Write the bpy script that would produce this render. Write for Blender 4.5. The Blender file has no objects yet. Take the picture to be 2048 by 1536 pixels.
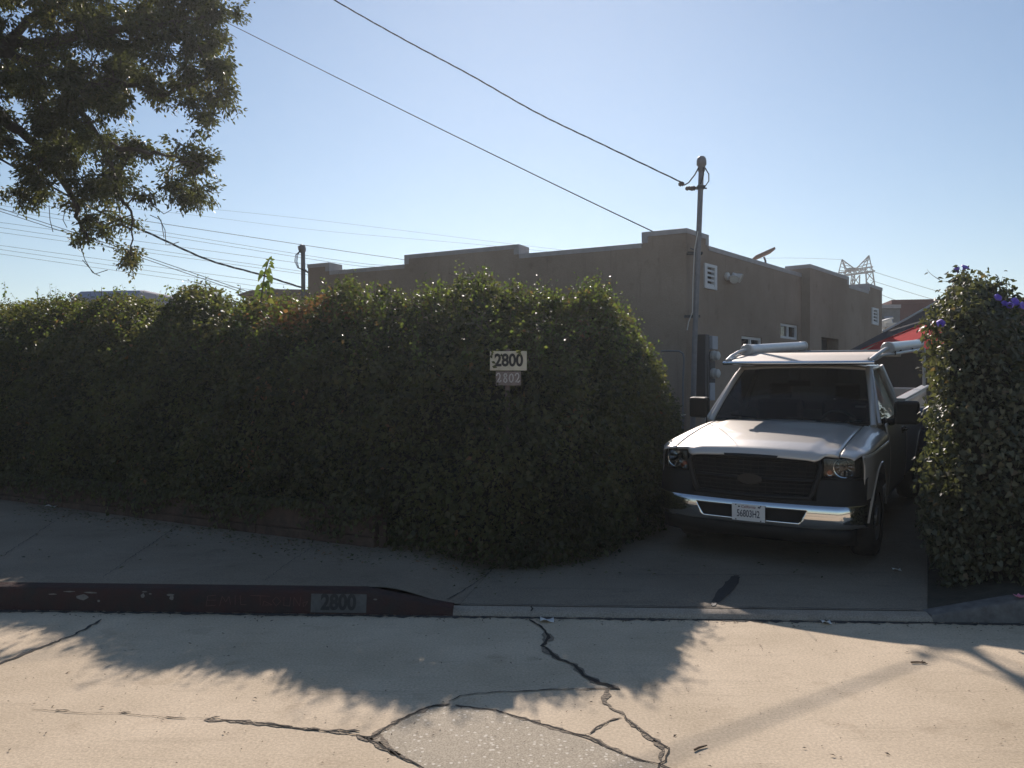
import bpy, bmesh, math, random
import numpy as np
from mathutils import Vector, Matrix, noise
random.seed(7); RNG = np.random.default_rng(7)
C = bpy.context.scene.collection
F, HZ, EYE = 1607.0, 775.0, 1.70
R = math.radians
SUN_EL, SUN_AZ = R(30.6), R(2.1)

# ------------------------------------------------------------------ frame helpers
def P(px, py, Y):            # a point of the photograph at depth Y
    return Vector(((px-1024)/F*Y, Y, EYE+(HZ-py)/F*Y))
def G(px, py, z=0.0):        # a point of the photograph on the level z
    Y = F*(EYE-z)/(py-HZ)
    return Vector(((px-1024)/F*Y, Y, z))

# ------------------------------------------------------------------ materials
def mat(name, color, rough=0.6, metal=0.0, spec=0.5, var=0.0, vscale=6.0, bump=0.0, bscale=40.0, dark=None, detail=6, coat=0.0):
    m = bpy.data.materials.new(name); m.use_nodes = True
    nt = m.node_tree; b = nt.nodes["Principled BSDF"]
    b.inputs["Base Color"].default_value = (*color, 1); b.inputs["Roughness"].default_value = rough
    b.inputs["Metallic"].default_value = metal; b.inputs["Specular IOR Level"].default_value = spec
    if coat: b.inputs["Coat Weight"].default_value = coat; b.inputs["Coat Roughness"].default_value = 0.06
    tc = nt.nodes.new("ShaderNodeTexCoord")
    if var:
        n = nt.nodes.new("ShaderNodeTexNoise"); n.inputs["Scale"].default_value = vscale; n.inputs["Detail"].default_value = detail
        n.inputs["Roughness"].default_value = 0.65
        nt.links.new(tc.outputs["Object"], n.inputs["Vector"])
        r = nt.nodes.new("ShaderNodeValToRGB"); r.color_ramp.elements[0].position = 0.3; r.color_ramp.elements[1].position = 0.7
        d = dark or tuple(c*(1-var) for c in color); l = tuple(min(1, c*(1+var*0.6)) for c in color)
        r.color_ramp.elements[0].color = (*d, 1); r.color_ramp.elements[1].color = (*l, 1)
        nt.links.new(n.outputs["Fac"], r.inputs["Fac"]); nt.links.new(r.outputs["Color"], b.inputs["Base Color"])
    if bump:
        n2 = nt.nodes.new("ShaderNodeTexNoise"); n2.inputs["Scale"].default_value = bscale; n2.inputs["Detail"].default_value = 8
        nt.links.new(tc.outputs["Object"], n2.inputs["Vector"])
        bp = nt.nodes.new("ShaderNodeBump"); bp.inputs["Strength"].default_value = bump; bp.inputs["Distance"].default_value = 0.02
        nt.links.new(n2.outputs["Fac"], bp.inputs["Height"]); nt.links.new(bp.outputs["Normal"], b.inputs["Normal"])
    return m

def concrete(name, base, light, darkc, streak=True, fine=90, big=0.9, bumpd=0.004, sscale=(0.35, 3.2, 1), sfac=0.6, speck=0.28):
    """weathered concrete: large blotches, fine speckle, faint drag marks along the road, pitted bump"""
    m = bpy.data.materials.new(name); m.use_nodes = True
    nt = m.node_tree; N = nt.nodes; L = nt.links; b = N["Principled BSDF"]; b.inputs["Roughness"].default_value = 0.85
    b.inputs["Specular IOR Level"].default_value = 0.25
    tc = N.new("ShaderNodeTexCoord")
    def nz(scale, detail, rough=0.6, vec=None):
        n = N.new("ShaderNodeTexNoise"); n.inputs["Scale"].default_value = scale; n.inputs["Detail"].default_value = detail
        n.inputs["Roughness"].default_value = rough; L.new(vec or tc.outputs["Object"], n.inputs["Vector"]); return n
    def ramp(src, p0, c0, p1, c1):
        r = N.new("ShaderNodeValToRGB"); e = r.color_ramp.elements
        e[0].position, e[1].position = p0, p1; e[0].color, e[1].color = (*c0, 1), (*c1, 1); L.new(src, r.inputs["Fac"]); return r
    def mix(a, bb, fac, mode="MIX"):
        x = N.new("ShaderNodeMixRGB"); x.blend_type = mode
        if isinstance(fac, float): x.inputs[0].default_value = fac
        else: L.new(fac, x.inputs[0])
        L.new(a, x.inputs[1])
        if isinstance(bb, tuple): x.inputs[2].default_value = (*bb, 1)
        else: L.new(bb, x.inputs[2])
        return x
    a = ramp(nz(big, 8, 0.62).outputs["Fac"], 0.36, base, 0.66, light)
    mm = N.new("ShaderNodeMapping"); mm.inputs["Scale"].default_value = sscale; L.new(tc.outputs["Object"], mm.inputs["Vector"])
    st = ramp(nz(2.2, 7, 0.7, mm.outputs["Vector"]).outputs["Fac"], 0.56, (0, 0, 0), 0.80, (1, 1, 1))
    col = mix(a.outputs["Color"], darkc, st.outputs["Color"]) if streak else a
    if streak: 
        s2 = N.new("ShaderNodeMath"); s2.operation = "MULTIPLY"; s2.inputs[1].default_value = sfac; L.new(st.outputs["Color"], s2.inputs[0]); L.new(s2.outputs[0], col.inputs[0])
    sp = ramp(nz(fine, 4, 0.7).outputs["Fac"], 0.36, (1-speck, 1-speck*1.06, 1-speck*1.12), 0.64, (1+speck*.5, 1+speck*.5, 1+speck*.5))
    col = mix(col.outputs["Color"], sp.outputs["Color"], 1.0, "MULTIPLY")
    pb_ = ramp(nz(3.1, 5, 0.55).outputs["Fac"], 0.60, (1, 1, 1), 0.74, (0.80, 0.78, 0.76)); col = mix(col.outputs["Color"], pb_.outputs["Color"], 1.0, "MULTIPLY")
    pit = N.new("ShaderNodeTexVoronoi"); pit.inputs["Scale"].default_value = 7.0; L.new(tc.outputs["Object"], pit.inputs["Vector"])
    pr = ramp(pit.outputs["Distance"], 0.035, (1, 1, 1), 0.075, (0, 0, 0))
    msk = ramp(nz(1.6, 3).outputs["Fac"], 0.52, (0, 0, 0), 0.62, (0.55, 0.55, 0.55))
    pm = mix(pr.outputs["Color"], msk.outputs["Color"], 1.0, "MULTIPLY")
    col = mix(col.outputs["Color"], tuple(c*0.55 for c in darkc), pm.outputs["Color"])
    L.new(col.outputs["Color"], b.inputs["Base Color"])
    bp = N.new("ShaderNodeBump"); bp.inputs["Strength"].default_value = 0.8; bp.inputs["Distance"].default_value = bumpd
    L.new(nz(38, 9, 0.75).outputs["Fac"], bp.inputs["Height"]); L.new(bp.outputs["Normal"], b.inputs["Normal"])
    return m

def leafmat(name, c_a, c_b, c_c, transl=0.35, rough=0.38, spec=0.5):
    """c_a..c_b by the leaf's own random tint, c_c for withered leaves (tint above 0.9); light also passes through"""
    m = bpy.data.materials.new(name); m.use_nodes = True
    nt = m.node_tree; N = nt.nodes; L = nt.links; b = N["Principled BSDF"]; out = N["Material Output"]
    at = N.new("ShaderNodeAttribute"); at.attribute_name = "tint"
    r = N.new("ShaderNodeValToRGB"); e = r.color_ramp.elements
    e[0].position = 0.0; e[0].color = (*c_a, 1); e[1].position = 0.82; e[1].color = (*c_b, 1)
    x = e.new(0.92); x.color = (*c_c, 1)
    L.new(at.outputs["Fac"], r.inputs["Fac"]); L.new(r.outputs["Color"], b.inputs["Base Color"])
    b.inputs["Roughness"].default_value = rough; b.inputs["Specular IOR Level"].default_value = spec
    t = N.new("ShaderNodeBsdfTranslucent")
    g = N.new("ShaderNodeMixRGB"); g.blend_type = "MULTIPLY"; g.inputs[0].default_value = 1; g.inputs[2].default_value = (2.5, 2.5, 1.15, 1)
    L.new(r.outputs["Color"], g.inputs[1]); L.new(g.outputs["Color"], t.inputs["Color"])
    mx = N.new("ShaderNodeMixShader"); mx.inputs[0].default_value = transl
    L.new(b.outputs[0], mx.inputs[1]); L.new(t.outputs[0], mx.inputs[2]); L.new(mx.outputs[0], out.inputs["Surface"])
    return m

def glassmat(name, tint, dust=0.06, dustc=(0.5, 0.55, 0.6), rough=0.02, ior=1.5):
    m = bpy.data.materials.new(name); m.use_nodes = True
    nt = m.node_tree; N = nt.nodes; L = nt.links; out = N["Material Output"]; N.remove(N["Principled BSDF"])
    tr = N.new("ShaderNodeBsdfTransparent"); tr.inputs["Color"].default_value = (*tint, 1)
    gl = N.new("ShaderNodeBsdfGlossy"); gl.inputs["Roughness"].default_value = rough; gl.inputs["Color"].default_value = (1, 1, 1, 1)
    df = N.new("ShaderNodeBsdfTranslucent"); df.inputs["Color"].default_value = (*dustc, 1)
    fr = N.new("ShaderNodeFresnel"); fr.inputs["IOR"].default_value = ior
    m1 = N.new("ShaderNodeMixShader"); m1.inputs[0].default_value = dust; L.new(tr.outputs[0], m1.inputs[1]); L.new(df.outputs[0], m1.inputs[2])
    m2 = N.new("ShaderNodeMixShader"); L.new(fr.outputs[0], m2.inputs[0]); L.new(m1.outputs[0], m2.inputs[1]); L.new(gl.outputs[0], m2.inputs[2])
    L.new(m2.outputs[0], out.inputs["Surface"]); return m

M = {}
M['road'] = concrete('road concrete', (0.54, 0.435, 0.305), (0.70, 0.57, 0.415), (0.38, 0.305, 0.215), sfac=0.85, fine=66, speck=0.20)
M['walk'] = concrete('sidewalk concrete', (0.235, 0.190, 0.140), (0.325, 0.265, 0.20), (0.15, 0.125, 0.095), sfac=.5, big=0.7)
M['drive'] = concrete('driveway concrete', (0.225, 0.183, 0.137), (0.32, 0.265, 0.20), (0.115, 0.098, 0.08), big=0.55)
M['lip'] = concrete('gutter lip concrete', (0.33, 0.28, 0.225), (0.42, 0.36, 0.29), (0.2, 0.17, 0.13), streak=False, big=2)
M['soil'] = mat('dry soil', (0.055, 0.05, 0.035), 0.95, var=0.4, vscale=9, bump=0.6, bscale=30)
M['earth'] = mat('far ground', (0.16, 0.14, 0.11), 0.95, var=0.3, vscale=0.3)
M['crack'] = mat('crack', (0.035, 0.028, 0.022), 0.95, var=0.3, vscale=30)
M['crumb'] = mat('crumbled concrete', (0.26, 0.21, 0.155), 0.95, var=0.45, vscale=40, bump=1.0, bscale=60)
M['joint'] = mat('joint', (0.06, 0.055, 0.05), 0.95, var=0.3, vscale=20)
M['stain'] = mat('oil stain', (0.030, 0.030, 0.030), 0.7, var=0.35, vscale=14)
M['redcurb'] = mat('worn red curb paint', (0.058, 0.024, 0.021), 0.85, spec=0.2, var=0.45, vscale=5, dark=(0.038, 0.035, 0.033), detail=10, bump=0.5, bscale=50)
M['curbgrey'] = mat('curb concrete', (0.16, 0.15, 0.14), 0.9, var=0.4, vscale=12, bump=0.5, bscale=50)
M['chip'] = mat('bare curb chip', (0.20, 0.18, 0.16), 0.9, var=0.3, vscale=30)
M['scrawl'] = mat('scratched writing', (0.15, 0.075, 0.066), 0.9)
M['plateback'] = mat('painted plate field', (0.115, 0.112, 0.105), 0.8, var=0.3, vscale=25)
M['platenum'] = mat('painted plate number', (0.035, 0.033, 0.033), 0.8, var=0.3, vscale=40)
M['board'] = mat('cream sign board', (0.60, 0.545, 0.42), 0.7, var=0.18, vscale=14)
M['board2'] = mat('dusty brown sign board', (0.24, 0.185, 0.165), 0.75, var=0.2, vscale=20)
M['black'] = mat('black paint', (0.012, 0.012, 0.012), 0.6)
M['white'] = mat('chalky white paint', (0.66, 0.63, 0.60), 0.8)
M['postwood'] = mat('post wood', (0.17, 0.12, 0.105), 0.9, var=0.3, vscale=20)
M['brick'] = mat('low wall', (0.085, 0.052, 0.038), 0.95, var=0.5, vscale=7, bump=0.7, bscale=25)
M['wood'] = mat('bare twig', (0.14, 0.105, 0.075), 0.9, var=0.3, vscale=12)
M['bark'] = mat('bark', (0.075, 0.062, 0.05), 0.95, var=0.4, vscale=10, bump=0.9, bscale=18)
M['core'] = mat('hedge inner core', (0.022, 0.022, 0.015), 1.0, var=0.4, vscale=8)

def stuccomat():
    m = concrete('stucco', (0.275, 0.205, 0.153), (0.39, 0.30, 0.232), (0.18, 0.13, 0.098), fine=60, big=0.45, bumpd=0.010, sscale=(2.2, 2.2, 0.2), sfac=0.8, speck=0.12)
    return m
M['stucco'] = stuccomat()
M['cap'] = mat('parapet cap', (0.42, 0.385, 0.38), 0.6, var=0.2, vscale=5)
M['capmetal'] = mat('parapet cap metal', (0.30, 0.36, 0.40), 0.5, var=0.2, vscale=5)
M['roofing'] = mat('flat roof felt', (0.22, 0.21, 0.2), 0.9, var=0.2, vscale=3)
M['vinyl'] = mat('white vinyl frame', (0.68, 0.67, 0.67), 0.5)
M['darkpane'] = mat('dark window pane', (0.012, 0.013, 0.015), 0.08, spec=0.6)
M['darkin'] = mat('dark interior', (0.008, 0.008, 0.009), 0.9)
M['galv'] = mat('galvanised metal', (0.20, 0.19, 0.20), 0.5, metal=0.35, var=0.2, vscale=9)
M['greybox'] = mat('grey meter box', (0.40, 0.41, 0.45), 0.5, var=0.1, vscale=9)
M['dkbox'] = mat('dark cabinet', (0.055, 0.053, 0.055), 0.6, var=0.2, vscale=5)
M['cable'] = mat('black cable', (0.035, 0.035, 0.040), 0.95, spec=0.1)
M['farcable'] = mat('weathered cable', (0.12, 0.12, 0.13), 0.9, spec=0.2)
M['ceramic'] = mat('insulator glaze', (0.06, 0.04, 0.035), 0.25)
M['lampw'] = mat('floodlight housing', (0.62, 0.58, 0.54), 0.5)
M['lampg'] = mat('floodlight glass', (0.75, 0.74, 0.70), 0.15)
M['canopy_shade'] = mat('dark brown canopy shade', (0.045, 0.034, 0.030), 0.9, var=0.3, vscale=3)
M['redwall'] = mat('red stucco', (0.15, 0.040, 0.034), 0.9, var=0.15, vscale=2)
M['greywall'] = mat('grey building', (0.20, 0.20, 0.20), 0.9, var=0.25, vscale=3)
M['tan'] = mat('tan building', (0.36, 0.31, 0.24), 0.9, var=0.2, vscale=3)
M['tanroof'] = mat('brown roof', (0.12, 0.085, 0.07), 0.9, var=0.3, vscale=6)
M['vanroof'] = mat('lavender grey metal', (0.34, 0.33, 0.40), 0.5, var=0.1, vscale=5)
M['navy'] = mat('navy canvas', (0.020, 0.020, 0.032), 0.8, var=0.2, vscale=5)
M['redcloth'] = mat('red canvas', (0.55, 0.022, 0.028), 0.95, spec=0.1, var=0.15, vscale=5)
M['bluebin'] = mat('blue plastic', (0.025, 0.045, 0.13), 0.5, var=0.15, vscale=6)
M['palelid'] = mat('faded blue lid', (0.22, 0.26, 0.36), 0.55)
M['steel'] = mat('lattice steel', (0.10, 0.10, 0.105), 0.8, spec=0.1)
M['dishback'] = mat('brown panel', (0.30, 0.21, 0.17), 0.7)
M['petal'] = mat('violet petal', (0.26, 0.18, 0.72), 0.6)
M['pink'] = mat('pink petal', (0.75, 0.25, 0.35), 0.6)
M['paper'] = mat('paper', (0.72, 0.70, 0.66), 0.8)
M['twig'] = mat('dry twig', (0.13, 0.085, 0.05), 0.9, var=0.3, vscale=30)
# truck
M['silver'] = mat('silver truck paint', (0.60, 0.545, 0.485), 0.34, metal=0.22, spec=0.5, coat=0.8)
M['chrome'] = mat('chrome', (0.78, 0.78, 0.78), 0.05, metal=1.0)
M['rubber'] = mat('tyre rubber', (0.018, 0.018, 0.018), 0.85, bump=0.3, bscale=60)
M['plastic'] = mat('black plastic', (0.012, 0.012, 0.012), 0.55, spec=0.25)
M['gloss'] = mat('black trim', (0.010, 0.010, 0.011), 0.22)
M['rim'] = mat('steel wheel', (0.16, 0.16, 0.165), 0.4, metal=0.6)
M['cabin'] = mat('cabin trim', (0.012, 0.011, 0.011), 0.85)
M['seat'] = mat('seat cloth', (0.030, 0.022, 0.015), 0.95)
M['tanlea'] = mat('light steering wheel', (0.40, 0.40, 0.36), 0.6)
M['rackwhite'] = mat('white rack tube', (0.46, 0.45, 0.43), 0.4, var=0.1, vscale=12)
M['visor'] = mat('visor top', (0.44, 0.375, 0.315), 0.6, var=0.06, vscale=4)
M['pvc'] = mat('pale plastic pipe', (0.50, 0.52, 0.54), 0.35, var=0.08, vscale=8)
M['lens'] = glassmat('clear lens', (0.93, 0.94, 0.95), dust=0.05)
M['wglass'] = glassmat('windscreen glass', (0.20, 0.22, 0.215), dust=0.004, ior=1.28)
M['sglass'] = glassmat('dusty side glass', (0.55, 0.62, 0.62), dust=0.75, dustc=(0.55, 0.70, 0.78))
M['reflector'] = mat('reflector', (0.55, 0.55, 0.55), 0.10, metal=1.0)
M['amber'] = mat('amber bulb', (0.62, 0.15, 0.05), 0.3)
M['lplate'] = mat('number plate', (0.72, 0.70, 0.68), 0.5)
M['pnum'] = mat('plate navy', (0.025, 0.025, 0.05), 0.5)
M['pred'] = mat('plate red', (0.22, 0.06, 0.07), 0.5)
M['orange'] = mat('orange marker', (0.75, 0.13, 0.06), 0.4)
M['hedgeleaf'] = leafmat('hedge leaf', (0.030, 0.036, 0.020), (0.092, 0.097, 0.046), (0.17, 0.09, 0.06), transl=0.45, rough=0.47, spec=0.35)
M['sprigleaf'] = leafmat('fresh leaf', (0.07, 0.105, 0.030), (0.115, 0.140, 0.035), (0.12, 0.08, 0.04), transl=0.4, rough=0.45)
M['treeleaf'] = leafmat('camphor leaf', (0.030, 0.036, 0.019), (0.066, 0.072, 0.034), (0.11, 0.095, 0.04), transl=0.42, rough=0.45, spec=0.4)
M['vineleaf'] = leafmat('morning glory leaf', (0.036, 0.045, 0.026), (0.105, 0.108, 0.068), (0.15, 0.11, 0.07), transl=0.3, rough=0.5)

# ------------------------------------------------------------------ mesh building
class MB:
    def __init__(s): s.v = []; s.f = []; s.mi = []; s.m = 0
    def add(s, vs, fs):
        o = len(s.v); s.v += [tuple(v) for v in vs]
        for f in fs: s.f.append(tuple(i+o for i in f)); s.mi.append(s.m)
    def box(s, c, size, rot=None):
        hx, hy, hz = (d/2 for d in size); c = Vector(c)
        vs = [Vector((x, y, z)) for x in (-hx, hx) for y in (-hy, hy) for z in (-hz, hz)]
        if rot is not None: vs = [rot @ v for v in vs]
        s.add([v+c for v in vs], [(0, 1, 3, 2), (4, 6, 7, 5), (0, 4, 5, 1), (2, 3, 7, 6), (0, 2, 6, 4), (1, 5, 7, 3)])
    def hexa(s, p):   # p: 4 bottom + 4 top points
        s.add(p, [(3, 2, 1, 0), (4, 5, 6, 7), (0, 1, 5, 4), (1, 2, 6, 5), (2, 3, 7, 6), (3, 0, 4, 7)])
    def tube(s, pts, r, n=8, cap=True):
        pts = [Vector(p) for p in pts]; k = len(pts)
        rs = r if isinstance(r, (list, tuple)) else [r]*k
        vs = []; prev = None
        for i, p in enumerate(pts):
            t = (pts[min(i+1, k-1)]-pts[max(i-1, 0)])
            t = t.normalized() if t.length > 1e-9 else Vector((0, 0, 1))
            if prev is None:
                a = Vector((0, 0, 1)) if abs(t.z) < 0.9 else Vector((1, 0, 0)); u = t.cross(a).normalized()
            else:
                u = prev-t*prev.dot(t); u = u.normalized() if u.length > 1e-6 else t.orthogonal().normalized()
            prev = u; w = t.cross(u)
            for j in range(n):
                q = 2*math.pi*j/n; vs.append(p+(u*math.cos(q)+w*math.sin(q))*rs[i])
        fs = [(i*n+j, i*n+(j+1) % n, (i+1)*n+(j+1) % n, (i+1)*n+j) for i in range(k-1) for j in range(n)]
        if cap: fs += [tuple(range(n-1, -1, -1)), tuple((k-1)*n+j for j in range(n))]
        s.add(vs, fs)
    def lathe(s, prof, org, axis, n=24):   # prof: (radius, height) along axis
        axis = Vector(axis).normalized(); u = axis.orthogonal().normalized(); w = axis.cross(u); org = Vector(org)
        vs = [org+axis*h+(u*math.cos(2*math.pi*j/n)+w*math.sin(2*math.pi*j/n))*r for r, h in prof for j in range(n)]
        s.add(vs, [(i*n+j, i*n+(j+1) % n, (i+1)*n+(j+1) % n, (i+1)*n+j) for i in range(len(prof)-1) for j in range(n)])
    def grid(s, rows, skip=None):
        a, b = len(rows), len(rows[0])
        s.add([p for r in rows for p in r], [(i*b+j, i*b+j+1, (i+1)*b+j+1, (i+1)*b+j) for i in range(a-1) for j in range(b-1) if not (skip and skip(i, j))])
    def poly_prism(s, pts, off):   # flat outline (3-D points) pushed along off
        n = len(pts); off = Vector(off); vs = [Vector(p) for p in pts]
        s.add(vs+[v+off for v in vs], [tuple(range(n)), tuple(range(2*n-1, n-1, -1))]+[(i, i+n, (i+1) % n+n, (i+1) % n) for i in range(n)])
    def build(s, name, mats, parent=None, smooth=None, bevel=None, solid=None, fixn=True):
        me = bpy.data.meshes.new(name); me.from_pydata(s.v, [], s.f)
        for m in (mats if isinstance(mats, (list, tuple)) else [mats]): me.materials.append(m)
        me.polygons.foreach_set("material_index", s.mi)
        if fixn:
            bm = bmesh.new(); bm.from_mesh(me); bmesh.ops.recalc_face_normals(bm, faces=bm.faces); bm.to_mesh(me); bm.free()
        o = bpy.data.objects.new(name, me); C.objects.link(o)
        if parent is not None: o.parent = parent
        if smooth:
            me.polygons.foreach_set("use_smooth", [True]*len(me.polygons)); me.set_sharp_from_angle(angle=R(smooth))
        if solid:
            md = o.modifiers.new("solid", 'SOLIDIFY'); md.thickness = solid; md.offset = -1
        if bevel:
            md = o.modifiers.new("bevel", 'BEVEL'); md.width = bevel; md.segments = 2; md.limit_method = 'ANGLE'
        return o

def tag(o, label=None, cat=None, group=None, kind=None):
    if label: o['label'] = label
    if cat: o['category'] = cat
    if group: o['group'] = group
    if kind: o['kind'] = kind
    return o
def thing(name, label, cat, loc=(0, 0, 0), group=None):
    o = bpy.data.objects.new(name, None); o.empty_display_size = 0.2; C.objects.link(o); o.location = loc
    return tag(o, label, cat, group)
def rebase(root, at):   # put a thing's origin at its base without moving its parts
    root.location = at
    for ch in [o for o in C.objects if o.parent is root]: ch.location = Vector(ch.location)-Vector(at)
def text_mesh(name, body, size, m, parent, mw, xs=1.0, bold=0.0, depth=0.002, shear=0.0):
    cu = bpy.data.curves.new(name, 'FONT'); cu.body = body; cu.size = size; cu.align_x = 'CENTER'; cu.align_y = 'CENTER'
    cu.extrude = depth; cu.offset = bold; cu.shear = shear
    t = bpy.data.objects.new("tmp", cu); C.objects.link(t)
    me = bpy.data.meshes.new_from_object(t.evaluated_get(bpy.context.evaluated_depsgraph_get()))
    bpy.data.objects.remove(t); me.materials.clear(); me.materials.append(m); me.name = name
    me.transform(mw @ Matrix.Diagonal((xs, 1, 1, 1)))
    o = bpy.data.objects.new(name, me); C.objects.link(o); o.parent = parent; return o
def frame_at(org, right, up):
    r = Vector(right).normalized(); u = Vector(up).normalized(); n = r.cross(u)
    return Matrix(((r.x, u.x, n.x, org[0]), (r.y, u.y, n.y, org[1]), (r.z, u.z, n.z, org[2]), (0, 0, 0, 1)))
def strip(mb, pts, w, z=None, jag=0.35):   # flat crack-like ribbon over level ground; w may vary
    pts = [Vector(p) for p in pts]; fine = []
    for a, b in zip(pts, pts[1:]):
        n = max(2, int((b-a).length/0.035))
        for i in range(n):
            q = a.lerp(b, i/n); d = (b-a).normalized()
            q = q+Vector((-d.y, d.x, 0))*random.uniform(-1, 1)*0.010; fine.append(q)
    fine.append(pts[-1]); k = len(fine); vs = []
    for i, p in enumerate(fine):
        t = (fine[min(i+1, k-1)]-fine[max(i-1, 0)]); t.z = 0; t.normalize(); nn = Vector((-t.y, t.x, 0))
        ww = w*(1+random.uniform(-jag, jag))*(0.25 if i in (0, k-1) else 1)*(0.75+0.5*noise.noise(p*3))
        vs += [p-nn*ww/2, p+nn*ww/2]
    mb.add(vs, [(2*i, 2*i+1, 2*i+3, 2*i+2) for i in range(k-1)])

# ------------------------------------------------------------------ leaves
T_DIAMOND = (np.array([[0, 0, 0], [.5, .42, .10], [0, 1, -.06], [-.5, .42, .10]]), np.array([[0, 1, 2], [0, 2, 3]]))
T_HEART = (np.array([[0, .06, 0], [.30, -.06, .07], [.5, .22, .10], [.30, .62, .06], [0, 1, -.08], [-.30, .62, .06], [-.5, .22, .10], [-.30, -.06, .07]]),
           np.array([[0, 1, 2], [0, 2, 3], [0, 3, 4], [0, 4, 5], [0, 5, 6], [0, 6, 7]]))
def leaves(name, pos, nrm, along, length, width, tint, m, parent=None, tmpl=T_DIAMOND):
    """one mesh of many small folded leaves; pos/nrm/along (n,3), length/width/tint (n,)"""
    n = len(pos); nrm = nrm/np.linalg.norm(nrm, axis=1, keepdims=True)
    al = along-nrm*np.sum(along*nrm, 1, keepdims=True); al /= np.linalg.norm(al, axis=1, keepdims=True)+1e-9
    sd = np.cross(al, nrm); tv, tf = tmpl; k = len(tv)
    V = (pos[:, None, :]+sd[:, None, :]*(tv[None, :, 0:1]*width[:, None, None])+al[:, None, :]*(tv[None, :, 1:2]*length[:, None, None])
         + nrm[:, None, :]*(tv[None, :, 2:3]*length[:, None, None])).reshape(-1, 3)
    FA = (tf[None]+(np.arange(n)*k)[:, None, None]).reshape(-1, 3)
    me = bpy.data.meshes.new(name); me.vertices.add(len(V)); me.vertices.foreach_set("co", V.astype(np.float32).ravel())
    me.loops.add(FA.size); me.loops.foreach_set("vertex_index", FA.astype(np.int32).ravel())
    me.polygons.add(len(FA)); me.polygons.foreach_set("loop_start", (np.arange(len(FA))*3).astype(np.int32))
    a = me.attributes.new("tint", 'FLOAT', 'FACE'); a.data.foreach_set("value", np.repeat(tint, len(tf)).astype(np.float32))
    me.update(calc_edges=True); me.materials.append(m)
    o = bpy.data.objects.new(name, me); C.objects.link(o)
    if parent is not None: o.parent = parent
    return o
def unit(n): 
    v = RNG.normal(size=(n, 3)); return v/np.linalg.norm(v, axis=1, keepdims=True)
def fbm(p, s, seed=0.0):
    return np.array([noise.fractal(Vector((x*s+seed, y*s, z*s)), 0.8, 2.0, 3) for x, y, z in p])

# ------------------------------------------------------------------ the truck's stance gives the driveway plane
TR = (Matrix.Translation((2.222, 7.484, 0.0316)) @ Matrix.Rotation(-0.57394, 4, 'Z') @ Matrix.Rotation(0.0613, 4, 'X') @ Matrix.Rotation(0.01284, 4, 'Y'))
TN = TR.to_3x3() @ Vector((0, 0, 1)); TO = TR.translation
def plane_z(x, y): return TO.z-(TN.x*(x-TO.x)+TN.y*(y-TO.y))/TN.z
def curb_y(x): return 5.967-0.046*x
def sstep(t): t = min(1, max(0, t)); return t*t*(3-2*t)
def x_left(y): return -0.42+0.195*(y-6.0)
def x_right(y): return 0.517*y
def land(x, y):
    d = y-curb_y(x)
    a = 0.045+0.012*d; b = plane_z(x, y); dz = max(a, b)+0.012*math.exp(-abs(a-b)*40)
    wl = sstep((x-(x_left(y)-0.62))/0.62); wr = 1-sstep((x-x_right(y))/0.75)
    w = wl*wr; side = 0.168+0.012*min(d, 8)
    if d > 6: side = max(side, b-0.02) if x > -2 else side
    return side*(1-w)+dz*w

# ------------------------------------------------------------------ setting: ground, road, curb, sidewalk, driveway
def sheet(name, m, xs, ys, zf):
    mb = MB(); mb.grid([[(x, y, zf(x, y)) for x in xs] for y in ys]); return tag(mb.build(name, m, smooth=60), kind='structure')
g = MB(); g.add([(-420, -420, -0.04), (420, -420, -0.04), (420, 420, -0.04), (-420, 420, -0.04)], [(0, 1, 2, 3)])
tag(g.build('ground', M['earth']), kind='structure')
xs = [-60+i*2.0 for i in range(61)]
rd = MB(); rd.grid([[(x, curb_y(x)+0.02-t, 0.0) for x in xs] for t in [0, 1, 2, 4, 8, 14]])
tag(rd.build('road', M['road']), kind='structure')

def lerp(a, b, t): return a+(b-a)*t
def lin(a, b, n): return [a+(b-a)*i/(n-1) for i in range(n)]
def land_grid(u_of, n_u, n_t, depth):   # rows go back from the curb; u_of(d, u) gives x
    mb = MB(); rows = []
    for t in lin(0, 1, n_t):
        d = 0.15+t*t*depth; r = []
        for u in lin(0, 1, n_u):
            x, y = u_of(d, u); r.append((x, y, land(x, y)))
        rows.append(r)
    mb.grid(rows); return mb
def walk_xy(d, u):
    x0 = x_left(6)-u*u*30; y = curb_y(x0)+d; return x0+(x_left(y)-x_left(6))*(1-u)-.004, y
def soil_xy(d, u):
    x0 = x_right(5.82)+u*u*30; y = curb_y(x0)+d-.02; return x0+(x_right(y)-x_right(5.82))*(1-u)+.004, y
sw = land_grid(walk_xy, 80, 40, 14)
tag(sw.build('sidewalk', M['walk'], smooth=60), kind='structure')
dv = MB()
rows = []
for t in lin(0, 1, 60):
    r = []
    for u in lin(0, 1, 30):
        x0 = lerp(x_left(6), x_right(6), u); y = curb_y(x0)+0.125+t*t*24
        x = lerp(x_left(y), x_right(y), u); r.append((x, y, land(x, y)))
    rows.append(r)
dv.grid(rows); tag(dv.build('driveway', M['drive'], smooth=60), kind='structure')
pb = land_grid(soil_xy, 50, 34, 20)
tag(pb.build('planting_soil', M['soil'], smooth=60), kind='structure')
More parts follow.
